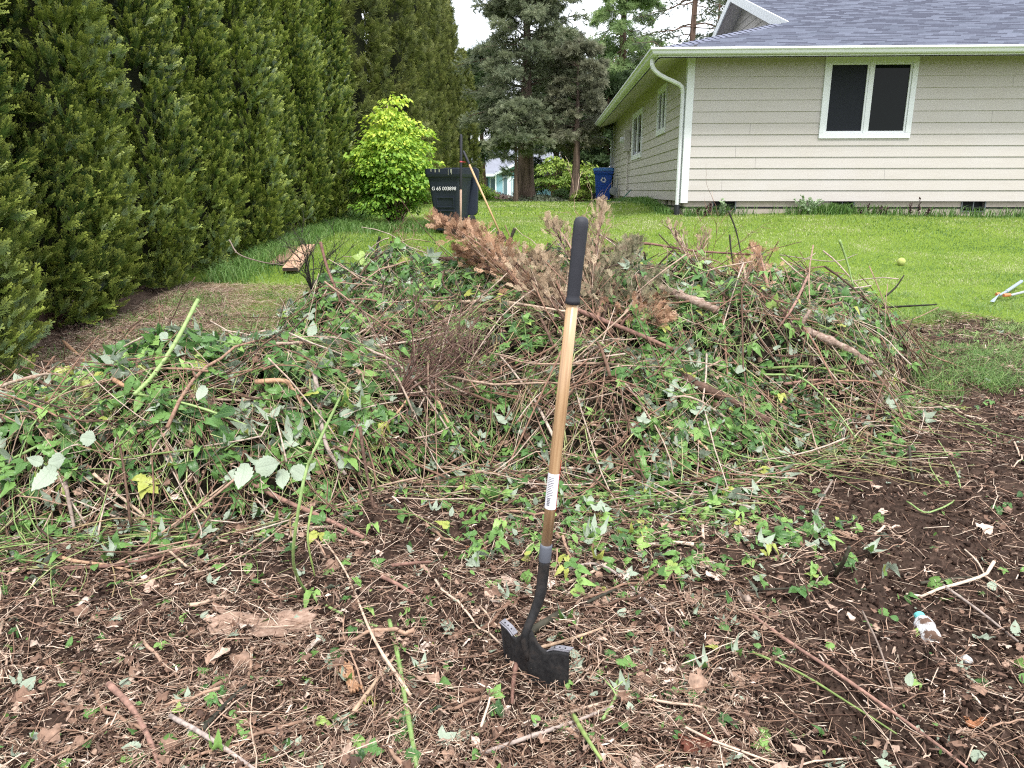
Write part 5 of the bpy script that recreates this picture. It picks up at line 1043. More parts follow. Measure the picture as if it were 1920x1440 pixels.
# plants at the foundation
def sprig_plant(name, px, h, n, w, mat, label, seed, group=None, Y=12.72, leafs=16, ls=.05):
    r = np.random.default_rng(seed); q = at(px, 398, Y); q.y -= (q.x - HO.x) * .0437; root = empty(name, (q.x, q.y, float(gz(q.x, q.y))), label=label, cat='plant', group=group); B = Acc(); t_ = np.linspace(0, 1, 5)[None, :, None]
    e = np.stack([r.normal(size=n) * w, r.normal(size=n) * w * .4, h * r.uniform(.6, 1.1, n)], 1)[:, None]; P = e * t_; P[:, :, 0] *= t_[:, :, 0] ** .5; tubes(B, P, np.full((n, 5), .005), 4); B.build('stems', mat, root)
    A = Acc(); bi = np.repeat(np.arange(n), leafs); tt = r.uniform(.2, 1, n * leafs); p = e[bi, 0] * tt[:, None]; yd = norm(np.stack([r.normal(size=n * leafs), r.normal(size=n * leafs), r.uniform(.2, 1.2, n * leafs)], 1)); zd = norm(np.cross(yd, r.normal(size=(n * leafs, 3)))); xx = np.cross(yd, zd)
    inst(A, T_sleaf, np.stack([xx, yd, zd], 2), p, ls * r.uniform(.7, 1.3, n * leafs), r.random(n * leafs)); A.build('leaves', mat, root)
M_sage = m_fol('sage', (.16, .24, .13), (.26, .36, .20), (.36, .45, .28), (.4, .5, .3)); M_dkred = m_fol('dark_red', (.03, .015, .02), (.06, .03, .035), (.09, .05, .05), (.1, .06, .05))
sprig_plant('grey_green_weed', 1352, .26, 7, .08, M_sage, 'pale grey-green weed before the leftmost crawl-space vent', 71)
sprig_plant('grey_green_weed', 1512, .30, 11, .16, M_sage, 'wide pale weed clump with seed stalks in front of the foundation', 72)
for i, (px, h, lb) in enumerate(((1308, .16, 'first dark red sprig right of the drain pipe'), (1322, .18, 'second dark red sprig, close beside the leftmost vent'), (1328, .22, 'tallest dark red sprig just left of the leftmost vent'), (1607, .14, 'dark sprig right of the middle crawl-space vent'), (1622, .18, 'bushier dark sprig between the middle vent and the tall pair'), (1643, .12, 'small dark sprig halfway along the bare foundation'), (1655, .12, 'low dark sprig beside the halfway one'), (1697, .27, 'left one of the two tall dark sprigs'), (1713, .30, 'right and taller one of the two tall dark sprigs'), (1731, .14, 'short dark sprig right of the tall pair'))):
    sprig_plant('dark_sprig', px, h, 2, .02, M_dkred, lb, 80 + i, 'dark red sprigs along the foundation', ls=.04)

# ------------------------------------------------------------------ single sticks, canes and branches that can be pointed out
M_red = m_ramp('reddish_bark', [(0, (.16, .085, .065)), (1, (.27, .155, .12))], .75, .25, 45, .45, (1, 1, 1), .5)
M_pale = m_barkslab('peeled_log', (.12, .075, .055), (.30, .215, .17), (.50, .40, .34)); M_brown = m_barkslab('brown_bark', (.05, .03, .024), (.115, .07, .052), (.19, .12, .09))
M_split = m_ramp('split_wood', [(0, (.38, .22, .13)), (1, (.55, .36, .24))], .7, .25, 50, .35); M_gstalk = m_ramp('green_stalk', [(0, (.17, .26, .08)), (1, (.28, .38, .14))], .45, .4, 50, .25); M_blk = m_ramp('black_stem', [(0, (.025, .024, .018)), (1, (.05, .045, .03))], .7, .25, 40, .4)
M_tan = m_ramp('tan_stick', [(0, (.36, .25, .17)), (1, (.48, .36, .27))], .8, .2, 50, .35); M_grey = m_ramp('grey_stick', [(0, (.22, .17, .14)), (1, (.34, .28, .25))], .8, .2, 50, .35); M_ggreen = m_ramp('olive_cane', [(0, (.13, .19, .05)), (1, (.20, .27, .08))], .5, .35, 40, .3)
def stick(name, spec, r, mat, label, cat=None, side=(), lift=None, leafs=0, K=22, taper=.6, thorns=0, kn=.12, pile=True):
    pts = [at(*q) if len(q) == 3 else S(q[0], q[1], (r if lift is None else lift), pile) for q in spec]
    P = spline(pts, K); rs = np.random.default_rng(abs(hash(label)) % 1000 if False else len(label) * 7 + int(spec[0][0])); rr = r * np.linspace(1, taper, K) * (1 + kn * rs.normal(size=K) * .5); A = Acc(); tubes(A, P[None], rr[None], 8, np.array([rs.random()]))
    for (f, dx, dy, dz, l) in side:
        k = int(f * (K - 1)); d = np.array([dx, dy, dz], float); d /= np.linalg.norm(d); t_ = np.linspace(0, 1, 6)[:, None]; Q_ = P[k] + d * l * t_; Q_[:, 2] += .06 * l * np.sin(t_[:, 0] * 5); tubes(A, Q_[None], (rr[k] * np.linspace(.65, .3, 6))[None], 6, np.array([rs.random()]))
    if thorns:
        ki = rs.integers(1, K - 1, thorns); d = norm(rs.normal(size=(thorns, 3)))[:, None]; t_ = np.array([0, .5, 1.])[None, :, None]; tubes(A, P[ki][:, None] + d * t_ * r * 2.6, np.array([[.5, .3, .05]]) * r * np.ones((thorns, 1)), 4, rs.random(thorns))
    o = A.build(name, mat, None, smooth=True, label=label, cat=cat or name.split('_')[-1], loc=(0, 0, 0 if pile else .010))
    if leafs:
        B = Acc(); ki = rs.integers(2, K, leafs); Rm = frames(norm(np.array([0, -.25, 1.]) + .7 * rs.normal(size=(leafs, 3)))); inst(B, T_tri, Rm, P[ki] + [0, 0, .004], rs.uniform(.03, .055, leafs), np.clip(.45 + .2 * rs.normal(size=leafs), 0, 1)); B.build('leaves', M_bleaf, o)
    return o
ST = [
 ('long_branch', [(818, 482), (900, 497), (1010, 548), (1085, 582), (1180, 620), (1262, 655)], .017, M_red, 'long reddish-brown branch slanting down across the pile behind the shovel shaft', dict(lift=.05, side=[(.3, .2, -.3, .9, .12), (.5, .2, -.1, .9, .1), (.8, .5, -.1, .8, .09)])),
 ('peeled_log', [(1188, 517), (1240, 540), (1300, 563), (1345, 582)], .030, M_pale, 'thick pale peeled log lying on the pile right of the brown juniper sprays', dict(lift=.055, taper=.75, cat='log', kn=.35)),
 ('peeled_log', [(1478, 608), (1530, 628), (1580, 650), (1632, 682)], .026, M_pale, 'thinner pale log with peeling bark at the right end of the pile', dict(lift=.05, taper=.8, cat='log', kn=.35, side=[(.15, .3, -.1, .9, .12)])),
 ('dark_log', [(1238, 684), (1300, 718), (1370, 752), (1440, 790)], .030, M_brown, 'dark brown rough log sunk in the leaves below the middle of the pile', dict(lift=.05, cat='log')),
 ('split_stick', [(118, 640), (165, 682), (210, 710), (250, 733)], .013, M_split, 'split light stick poking out left of the nearest leafy heap', dict(lift=.04, side=[(.35, -.15, -.2, -.5, .14)])),
 ('green_cane', [(371, 562, 3.5), (330, 640, 3.3), (290, 700, 3.15), (252, 740, 3.0)], .0095, M_gstalk, 'thick bright green cane leaning upright on the nearest leafy heap', dict(thorns=20, taper=.9)),
 ('green_cane', [(640, 740), (604, 815, 2.35), (575, 880, 2.2), (556, 980, 2.15), (551, 1060, 2.2), (578, 1112), (640, 1150), (722, 1178), (800, 1180)], .0055, M_gstalk, 'long thin green cane arching from the heap down onto the litter', dict(lift=.008, thorns=16, K=44, taper=.8)),
 ('green_cane', [(585, 950, 2.4), (577, 1010, 2.3), (590, 1080, 2.3)], .0045, M_ggreen, 'short olive cane hanging just right of the long arching green cane', {}),
 ('bare_stick', [(590, 700), (598, 760), (612, 835), (648, 890)], .012, M_grey, 'curved grey-brown stick standing over the right side of the leafy heap', dict(lift=.05, side=[(.4, .5, -.2, .8, .16)])),
 ('brown_branch', [(466, 900), (520, 932), (600, 968), (682, 1008)], .0125, M_red, 'smooth brown branch slanting out below the large white leaves', dict(lift=.04)),
 ('forked_stick', [(175, 888), (225, 930), (290, 985), (300, 1015), (350, 1062)], .0072, M_tan, 'forked tan stick hanging over the dark hollow of the leafy heap', dict(lift=.05, side=[(.45, -.1, -.2, .9, .12), (.6, .6, -.1, -.3, .12)])),
 ('tan_stick', [(325, 988), (375, 945), (432, 900)], .006, M_tan, 'straight tan stick crossing the dark hollow under the white leaves', dict(lift=.06)),
 ('bare_stick', [(122, 905), (130, 945), (139, 990)], .0095, M_grey, 'short upright grey stick propping the left heap', dict(lift=.05)),
 ('ground_cane', [(82, 1069), (200, 1066), (320, 1042), (400, 1005)], .0085, M_red, 'long reddish cane lying on the litter at the foot of the left heap', dict(lift=.02, pile=False)),
 ('ground_cane', [(86, 1040), (140, 1056), (200, 1064), (275, 1082)], .0075, M_split, 'light brown cane crossing the long reddish one at the left heap', dict(lift=.012, pile=False)),
 ('green_stalk', [(730, 1168), (745, 1230), (757, 1300), (782, 1445)], .0072, M_gstalk, 'straight bright green stalk lying on the litter left of the shovel blade', dict(lift=.014, thorns=18, taper=.95, pile=False)),
 ('bare_stick', [(205, 1288), (245, 1330), (275, 1380), (302, 1445)], .0095, M_red, 'thick brown stick with a pale cut end at the bottom left', dict(lift=.016, pile=False)),
 ('grey_stick', [(320, 1348), (385, 1385), (430, 1415), (480, 1450)], .007, M_grey, 'grey-tan stick running off the bottom edge left of the green stalk', dict(lift=.02, pile=False)),
 ('red_cane', [(1412, 1160), (1480, 1210), (1560, 1262), (1650, 1325), (1740, 1390), (1812, 1446)], .006, M_red, 'long red-brown cane lying diagonally across the lower right soil', dict(lift=.02, thorns=10, pile=False)),
 ('green_cane', [(1410, 1228), (1500, 1268), (1600, 1330), (1680, 1382)], .004, M_ggreen, 'thin olive cane parallel to the long red-brown cane at lower right', dict(lift=.014, pile=False)),
 ('grey_stick', [(1768, 1102), (1835, 1150), (1908, 1208)], .0055, M_grey, 'straight grey stick lying right of the muddy bottle', dict(lift=.012, pile=False)),
 ('arched_twig', [(1616, 1150), (1650, 1225, 1.95), (1674, 1310, 1.82), (1668, 1392)], .0035, M_grey, 'thin dark twig arching up over the soil left of the muddy bottle', dict(lift=.008, pile=False)),
 ('cut_root', [(992, 1192), (1022, 1172), (1056, 1152)], .0135, M_blk, 'thick dark root stub poking out right behind the shovel blade', dict(lift=.02, pile=False, taper=.9)),
 ('bare_stick', [(1005, 1222), (1080, 1200), (1142, 1178)], .006, M_tan, 'pale stick lying behind the right foot rest of the shovel', dict(lift=.008, pile=False)),
 ('bare_stick', [(968, 1250), (962, 1290), (960, 1325)], .008, M_red, 'short reddish stick right below the shovel blade', dict(lift=.01, pile=False)),
 ('bare_stick', [(1045, 1078), (1120, 1062), (1190, 1110), (1275, 1200)], .006, M_grey, 'bent grey stick on the litter to the right of the shovel socket', dict(lift=.012, pile=False)),
 ('bare_stick', [(900, 1420), (1000, 1385), (1080, 1358), (1150, 1330)], .006, M_grey, 'long tan-grey stick across the litter below the shovel', dict(lift=.012, pile=False)),
 ('green_stalk', [(1075, 1348), (1100, 1390), (1128, 1432)], .0065, M_ggreen, 'short olive stub of stalk below the shovel at the bottom edge', dict(lift=.02, pile=False)),
 ('forked_stalk', [(1130, 1355), (1155, 1310), (1160, 1280), (1215, 1262)], .005, M_gstalk, 'branched yellow-green stalk lying right of the shovel blade', dict(lift=.012, pile=False, side=[(.5, .6, .6, .1, .06), (.35, -.3, .8, .1, .07)])),
 ('bare_stick', [(770, 1310), (700, 1200), (650, 1080), (600, 1005)], .005, M_tan, 'very thin tan stick running up toward the leafy heap left of the green stalk', dict(lift=.014, pile=False)),
 ('bare_stick', [(660, 1345), (700, 1290), (738, 1240)], .007, M_tan, 'pale barkless stick left of the bright green stalk', dict(lift=.014, pile=False)),
 ('bare_stick', [(735, 1065), (780, 1060), (812, 1058)], .0075, M_red, 'short red-brown stick left of the shovel socket', dict(lift=.014, pile=False)),
 ('bare_stick', [(716, 1085), (745, 1100), (775, 1118)], .0085, M_red, 'stubby orange-brown stick with a pale end left of the shovel socket', dict(lift=.014, pile=False)),
 ('dark_stick', [(340, 1062), (400, 1010), (436, 960)], .006, M_blk, 'dark stick in the shadow at the foot of the left heap', dict(lift=.03)),
 ('dark_stick', [(380, 1375), (420, 1330), (462, 1290)], .0075, M_blk, 'black stick on the litter at the lower left below the bark slab', dict(lift=.016, pile=False)),
 ('dark_stick', [(1338, 1122), (1400, 1112), (1480, 1108)], .006, M_blk, 'dark cane end lying on the soil right of the trimmings', dict(lift=.012, pile=False)),
 ('dark_stick', [(1725, 1098), (1780, 1090), (1835, 1086)], .006, M_blk, 'dark stick above the muddy bottle at the right', dict(lift=.012, pile=False)),
 ('green_cane', [(1500, 595), (1570, 625), (1640, 672), (1712, 742)], .0065, M_ggreen, 'olive cane arching down over the right end of the pile', dict(lift=.06)),
 ('green_cane', [(1440, 690), (1520, 688), (1600, 702), (1660, 726), (1702, 742)], .0075, M_ggreen, 'long low olive cane running right along the pile edge', dict(lift=.06)),
 ('green_cane', [(1432, 702), (1500, 708), (1560, 760), (1605, 822)], .006, M_gstalk, 'yellow-green cane bending down to the soil at the right foot of the pile', dict(lift=.05)),
 ('green_cane', [(1700, 940), (1745, 960), (1800, 905), (1720, 770), (1640, 690)], .004, M_gstalk, 'hooked thin cane curling over the soil right of the pile', dict(lift=.02)),
 ('brown_branch', [(1470, 720), (1540, 712), (1600, 722)], .008, M_red, 'short reddish branch under the olive canes at the right', dict(lift=.05)),
 ('upright_stem', [(1366, 395, 4.95), (1382, 440, 4.95), (1398, 524, 4.9)], .006, M_blk, 'tall black stem standing up from the pile crest', {}),
 ('upright_stem', [(1368, 440, 5.05), (1372, 480, 5.0), (1380, 524, 4.95)], .006, M_blk, 'shorter black stem just left of the tall black stem', {}),
 ('upright_stem', [(1574, 450, 4.85), (1588, 490, 4.85), (1600, 536, 4.8)], .008, M_gstalk, 'green cut stem standing at the right end of the pile crest', {}),
 ('upright_stem', [(965, 428, 4.85), (957, 450, 4.85), (948, 476, 4.8)], .011, M_blk, 'thick dark cut stem sticking out of the brown juniper sprays', {}),
 ('upright_stem', [(712, 444, 5.1), (708, 460, 5.1), (704, 482, 5.0)], .010, M_blk, 'short dark cut stem on the left part of the crest', {}),
 ('upright_stem', [(733, 452, 5.2), (734, 470, 5.2), (735, 486, 5.1)], .007, M_blk, 'stubby dark stem right beside the short dark cut stem', {}),
 ('upright_stem', [(601, 454, 4.75), (613, 500, 4.7), (632, 548, 4.6), (650, 590, 4.5)], .010, M_red, 'reddish stick rising above the left end of the crest', {}),
 ('upright_stem', [(1442, 532, 4.6), (1438, 580, 4.55), (1432, 626, 4.45)], .009, M_blk, 'dark stub standing in the right part of the pile', {}),
 ('bare_stick', [(1516, 515), (1490, 570), (1458, 618)], .009, M_red, 'red-brown stick leaning on the right leafy mound', dict(lift=.08)),
 ('bare_stick', [(1462, 478), (1560, 490), (1606, 477)], .006, M_grey, 'thin grey stick lying over the crest at the right', dict(lift=.08)),
 ('wooden_stake', [(1587, 692, 4.05), (1590, 760, 3.95), (1597, 832)], .011, M_split, 'split tan stake standing at the right foot of the pile', {}),
 ('upright_stem', [(1388, 640, 4.2), (1380, 690, 4.1), (1372, 740, 3.95)], .008, M_red, 'red-brown stub standing in the leaves right of the shovel', {}),
 ('upright_stem', [(1356, 720, 3.8), (1350, 750, 3.75), (1345, 790, 3.7)], .009, M_red, 'short red stub low on the pile right of the shovel', {}),
 ('split_stick', [(1250, 802), (1290, 812), (1331, 846)], .009, M_split, 'orange split stick on the lower slope right of the shovel', dict(lift=.05)),
 ('split_stick', [(818, 745), (832, 776), (850, 812)], .0095, M_split, 'orange split stick on the slope left of the shovel', dict(lift=.05)),
 ('split_stick', [(480, 716), (532, 714), (548, 730), (570, 762)], .0125, M_split, 'broken branch with orange torn wood on top of the leafy heap', dict(lift=.05)),
 ('split_stick', [(700, 820), (740, 780), (770, 740)], .007, M_split, 'thin orange stick on the left slope of the main pile', dict(lift=.05)),
 ('bare_stick', [(865, 566), (930, 564), (1000, 574), (1060, 584)], .0095, M_tan, 'straight tan stick crossing behind the shovel just under its grip', dict(lift=.07)),
 ('brown_branch', [(1005, 578), (1025, 620), (1040, 655)], .009, M_brown, 'dark bent branch left of the shovel shaft', dict(lift=.06)),
 ('dark_stick', [(1653, 577, 5.1), (1700, 574, 5.0), (1757, 571, 4.9)], .008, M_blk, 'straight black cane sticking out over the grass at the right', {}),
 ('dark_stick', [(1660, 556, 5.3), (1680, 538, 5.3), (1695, 516, 5.3)], .008, M_blk, 'short black twig at the right end of the pile against the lawn', {}),
 ('dark_stick', [(1705, 838), (1708, 880), (1712, 900)], .008, M_blk, 'small black stump standing at the far right foot of the pile', dict(lift=.04)),
 ('thorny_cane', [(430, 450, 7.2), (447, 476, 7.1), (490, 491, 6.9), (532, 497, 6.6)], .007, M_grey, 'bent thorny cane on the grass by the hedge, left of the planks', dict(thorns=16)),
 ('brown_branch', [(1130, 470, 5.3), (1200, 456, 5.2), (1300, 470, 5.1), (1420, 478, 5.0)], .010, M_red, 'low brown branch along the back of the crest', {}),
 ('bare_stick', [(250, 720), (120, 735), (40, 722)], .006, M_red, 'thin brown cane running left from the split light stick', dict(lift=.03)),
 ('green_cane', [(0, 872), (100, 820), (190, 760), (250, 735)], .006, M_gstalk, 'green bramble cane trailing to the left edge of the photo', dict(lift=.05, thorns=12, leafs=5)),
 ('green_cane', [(250, 737), (360, 760), (470, 800), (580, 848)], .006, M_gstalk, 'green thorny cane crossing the top of the leafy heap', dict(lift=.06, thorns=14)),
 ('green_cane', [(190, 865), (300, 850), (400, 840), (470, 836)], .005, M_ggreen, 'thin green cane lying under the pale leaves of the heap', dict(lift=.05, thorns=10)),
 ('bare_stick', [(675, 800, 2.9), (683, 860, 2.8), (700, 950, 2.7)], .008, M_brown, 'dark reddish upright stick in front of the left slope', {}),
 ('bare_stick', [(1140, 1060), (1095, 1085), (1050, 1100)], .006, M_tan, 'short tan stick right of the shovel socket', dict(lift=.012, pile=False)),
 ('grey_stick', [(1560, 905), (1530, 960), (1525, 1000)], .005, M_grey, 'small grey stick on the bare soil right of the pile', dict(lift=.012, pile=False)),
 ('dark_stick', [(1100, 1135), (1150, 1112), (1200, 1100)], .006, M_blk, 'dark twig lying on the litter behind the right foot rest', dict(lift=.012, pile=False)),
]
for nm, sp_, r_, mt, lb, kw in ST: stick(nm, sp_, r_, mt, lb, **kw)
# charred stub in the dug-out hollow
stick('charred_stub', [(1566, 1082), (1580, 1060, 2.32), (1592, 1030, 2.30)], .009, M_blk, 'black forked stub sticking out of the hollow in the soil', 'stub', pile=False, side=[(.2, .35, .1, .9, .075), (.1, -.4, 0, .8, .06)], lift=0)
# canes and sticks of the tangle, one object each
def singles(N, name, mat, label, group, cat, **k):
    P, rr = canes(N, **k)
    for i in range(N):
        A = Acc(); tubes(A, P[i:i + 1], rr[i:i + 1], 6, rng.random(1)); A.build(name, mat, None, smooth=True, label=label, cat=cat, group=group)
singles(85, 'bramble_cane', M_cane, 'one of the many cut green bramble canes tangled in the brush pile', 'cut green canes tangled in the brush pile', 'cane', lmin=.4, lmax=1.1, r0=.0028, r1=.0055, K=16, wob=1.3, lift=(-.01, .07), thr=.24, steep=.12, follow=.5)
singles(110, 'dead_branch', M_stick, 'one of the many brown dead branches lying across the brush pile', 'dead branches across the brush pile', 'branch', lmin=.3, lmax=.95, r0=.004, r1=.0085, K=10, wob=.35, lift=(.02, .08), thr=.17, stiff=.9, steep=.22)
P, rr = lay(120, .12, .45, .0028, .0075, 8, .12, (.006, .024), .06, 1.3, y0=1.45, y1=4.2, dens=1.4)
for i in range(120): A = Acc(); tubes(A, P[i:i + 1], rr[i:i + 1], 6, rng.random(1)); A.build('fallen_stick', M_twig, None, smooth=True, label='one of the many plain sticks lying loose on the leaf litter', cat='stick', group='sticks lying on the leaf litter')

def poking(N, name, mat, label, group, x0, x1, y0, y1, lmin, lmax, r0, r1, kink=.12):
    for i in range(N):
        x = rng.uniform(x0, x1); y = rng.uniform(y0, y1)
        if ph(x, y) < .10: continue
        l = rng.uniform(lmin, lmax); d = np.array([rng.normal() * .55, rng.normal() * .3, 1.0]); d /= np.linalg.norm(d); P = [np.array([x, y, float(surf(x, y)) - .06])]
        for k in range(6): d = d + rng.normal(size=3) * kink; d /= np.linalg.norm(d); P.append(P[-1] + d * (l + .06) / 6)
        A = Acc(); tubes(A, np.array(P)[None], (rng.uniform(r0, r1) * np.linspace(1, .6, 7))[None], 6, rng.random(1)); A.build(name, mat, None, smooth=True, label=label, cat='twig', group=group)
poking(42, 'poking_cane', M_blk, 'one of the many short dark cut stems sticking up out of the brush pile', 'dark cut stems poking out of the pile', -1.5, 2.6, 4.3, 5.5, .08, .26, .0025, .0065)
poking(36, 'poking_twig', M_stick, 'one of the many thin brown twigs sticking up along the pile crest', 'brown twigs poking out of the pile', -1.7, 2.7, 4.2, 5.7, .12, .34, .0015, .0035, .22)
poking(30, 'poking_shoot', M_cane, 'one of the many thin green shoots sticking up from the pile', 'green shoots poking out of the pile', -2.2, 2.6, 3.4, 5.4, .10, .32, .0018, .004, .25)
# large single leaves of the left heap
def single_leaf(px, py, Y, s, head, nrm, rn, label, tpl=T_leaf, group=None):
    p = at(px, py, Y); z = np.array([nrm], float); x = np.array([[math.sin(R(head) + PI / 2), 0, math.cos(R(head) + PI / 2)]]); yv = np.array([[math.sin(R(head)), 0, math.cos(R(head))]])
    z = norm(z); yv = norm(yv - (yv * z).sum(1, keepdims=True) * z); xx = np.cross(yv, z); Rm = np.stack([xx, yv, z], 2); A = Acc(); inst(A, tpl, Rm, np.zeros((1, 3)), np.array([s * 1.3]), np.array([rn])); A.build('bramble_leaf', M_bleaf, None, loc=p, label=label, cat='leaf', group=group)
B_ = (.1, .9, -.45)                                     # underside towards the camera
for a in ((98, 872, 2.32, .075, 200, B_, .2, 'large white-backed leaf hanging at the left heap, lowest of its cluster'), (90, 868, 2.33, .060, 78, B_, .1, 'white-backed leaf pointing right in the cluster at the left heap'), (80, 868, 2.33, .040, 290, B_, .1, 'small white-backed leaf pointing left in the cluster at the left heap'),
          (458, 868, 2.3, .068, 178, B_, .0, 'round white-backed leaf hanging left in the white group on the heap'), (478, 878, 2.32, .075, 80, B_, .0, 'wide white-backed leaf in the middle of the white group on the heap'), (525, 880, 2.33, .055, 160, B_, .1, 'tilted white-backed leaf second from right in the white group'), (545, 878, 2.34, .06, 120, B_, .1, 'rightmost white-backed leaf of the white group on the heap'),
          (440, 775, 2.5, .065, 285, (.0, -.5, .9), .05, 'blue-grey leaf lying on top of the leafy heap'), (150, 820, 2.45, .06, 100, B_, .2, 'white-backed leaf above the left cluster on the heap'), (380, 722, 2.75, .05, 180, B_, .1, 'white-backed leaf hanging near the top of the leafy heap'), (300, 625, 3.4, .05, 130, B_, .1, 'pale leaf standing at the base of the thick green cane')): single_leaf(*a)
def ground_leaf(px, py, s, rz_, rn, label, tpl, flip=False, mat=None, nm='bramble_leaf', tilt=.15):
    p = S(px, py, .012, False); A = Acc(); inst(A, tpl, np.eye(3)[None], np.zeros((1, 3)), np.array([s]), np.array([rn])); A.build(nm, mat or M_bleaf, None, loc=p + Vector((0, 0, .006)), rot=(tilt, PI if flip else 0, R(rz_)), label=label, cat='leaf')
for a in ((315, 1400, .040, 20, .5, 'three-part grey-green leaf on the litter at lower left', T_tri), (112, 1385, .045, 70, .8, 'yellow-green leaf at the bottom left corner area', T_leaf), (410, 1060, .042, 200, .65, 'fresh green three-part leaf below the left heap', T_tri), (742, 1385, .042, -60, .45, 'grey-green five-part leaf left of the green stalk foot', T_five), (770, 1280, .036, 10, .02, 'rounded dark blue-green leaf right of the green stalk', T_leaf),
          (925, 1092, .034, 150, .8, 'yellow-green three-part leaf left of the shovel socket', T_tri), (1262, 1375, .036, 200, .4, 'toothed green leaf on the litter at lower right of the shovel', T_leaf), (1402, 1050, .05, 180, .9, 'bright green lobed leaf at the right end of the trimmings', T_five), (575, 1335, .026, 40, .85, 'small bright folded leaf near the bottom left', T_leaf), (1756, 1365, .02, 0, .6, 'small fresh green leaf on dark soil at lower right', T_leaf), (1020, 1195, .0, 0, .6, '', None)):
    if a[2]: ground_leaf(*a)
for a in ((1085, 1235, .045, 30, .1, 'torn white-backed leaf right of the shovel blade', T_leaf, True), (1290, 1080, .05, 100, .1, 'pale grey upturned leaf right of the shovel collar', T_leaf, True), (245, 1283, .03, 20, .1, 'small papery white leaf at lower left', T_leaf, True), (1662, 905, .03, 200, .1, 'white-backed leaf on the bare soil right of the pile', T_leaf, True), (1185, 1335, .03, 10, .1, 'pale upturned leaf below the branched stalk', T_leaf, True)): ground_leaf(*a)
ground_leaf(20, 1040, .07, 60, .45, 'large green leaf hanging at the left edge of the photo', T_tri)

# ------------------------------------------------------------------ dead juniper sprays and the dead twiggy bush on the pile
T_jun = [fan(8, 5, .026, 34), fan(9, 6, .022, 40)]
def m_jun(name, a, b, c): return m_leaf(name, [(0, a), (.5, b), (1, c)], b, .15, 0, .8, False)
M_jbr = m_jun('dead_juniper_rust', (.17, .085, .05), (.36, .205, .12), (.58, .39, .26)); M_jtan = m_jun('dead_juniper_tan', (.12, .085, .055), (.33, .235, .15), (.56, .44, .30)); M_jgr = m_jun('dying_juniper', (.06, .065, .035), (.17, .155, .09), (.40, .33, .22))
def spray_branch(name, segs, n, s0, s1, spread, mat, label, seed, upb=.5, r0=.011):
    r = np.random.default_rng(seed); A = Acc(); B = Acc(); base = Vector(segs[0][0]); root = empty(name, base, label=label, cat='branch', group='dead juniper sprays on top of the pile')
    for (a, b, w) in segs:
        pa, pb = np.array(a) - np.array(base), np.array(b) - np.array(base); K = 9; t_ = np.linspace(0, 1, K)[:, None]; P = pa + (pb - pa) * t_; P[:, 2] += .12 * np.linalg.norm(pb - pa) * np.sin(t_[:, 0] * PI) * .5; tubes(B, P[None], (r0 * np.linspace(1, .25, K))[None], 6)
        m_ = int(n * w); tt = r.uniform(.12, 1.05, m_) ; c = pa + (pb - pa) * tt[:, None]; c[:, 2] += .06 * np.linalg.norm(pb - pa) * np.sin(tt * PI); d = norm((pb - pa)[None])
        off = r.normal(size=(m_, 3)) * spread * (1.25 - tt)[:, None] * [1, .8, .7]; c = c + off; yd = norm(d * .7 + off / spread * .8 + np.array([0, 0, upb]) + .35 * r.normal(size=(m_, 3))); zd = norm(np.cross(yd, r.normal(size=(m_, 3)))); xx = np.cross(yd, zd)
        Rm = np.stack([xx, yd, zd], 2); s = r.uniform(s0, s1, m_); q = np.arange(m_) % 2 == 0; rn = np.clip(.5 + .25 * r.normal(size=m_) - off[:, 2] * 0, 0, 1)
        for k_, tp in enumerate(T_jun): mm = q == bool(k_); inst(A, tp, Rm[mm], c[mm], s[mm], rn[mm])
        # twigs that carry the sprays
        k_ = r.choice(m_, min(m_, 60), False); e = c[k_]; tb = np.clip(tt[k_] - .15, 0, 1)[:, None]; st = pa + (pb - pa) * tb; t3 = np.linspace(0, 1, 4)[None, :, None]; tubes(B, st[:, None] * (1 - t3) + e[:, None] * t3, np.linspace(.003, .001, 4)[None], 4)
    B.build('stem', M_stick, root, smooth=True); A.build('foliage', mat, root)
def A3(px, py, Y):
    p = S(px, py, .05); return tuple(p if p.y < Y + .3 else at(px, py, Y))
spray_branch('juniper_spray', [(A3(1000, 560, 4.9), A3(815, 412, 5.1), .40), (A3(1010, 560, 4.8), A3(880, 430, 5.0), .30), (A3(930, 510, 4.9), A3(860, 470, 4.9), .15)], 1000, .028, .075, .066, M_jbr, 'rust-brown dead juniper spray in front of the black bin', 91, .2)
spray_branch('juniper_spray', [(A3(1060, 600, 4.5), A3(920, 465, 4.8), .35), (A3(1080, 610, 4.5), A3(1000, 480, 4.8), .3), (A3(1040, 600, 4.4), A3(1010, 540, 4.5), .2)], 1000, .025, .065, .08, M_jtan, 'tan dead juniper spray just left of the shovel grip', 92, .4)
spray_branch('juniper_spray', [(A3(1110, 560, 5.0), A3(1030, 415, 5.3), .3), (A3(1110, 560, 5.0), A3(1128, 385, 5.3), .3), (A3(1120, 540, 5.0), A3(1090, 460, 5.2), .25)], 620, .025, .062, .055, M_jtan, 'upright tan juniper spray rising behind the shovel grip', 93, .9)
spray_branch('juniper_spray', [(A3(1130, 600, 4.6), A3(1190, 455, 4.9), .4), (A3(1120, 600, 4.6), A3(1145, 500, 4.7), .35), (A3(1170, 590, 4.6), A3(1240, 520, 4.8), .3)], 1200, .025, .06, .082, M_jgr, 'bushy half-green juniper spray right of the shovel grip', 94, .7)
spray_branch('juniper_spray', [(A3(1150, 610, 4.4), A3(1250, 560, 4.5), .4), (A3(1200, 600, 4.4), A3(1250, 595, 4.4), .3)], 520, .022, .055, .05, M_jbr, 'low light-brown juniper spray under the pale peeled log', 95, .3)
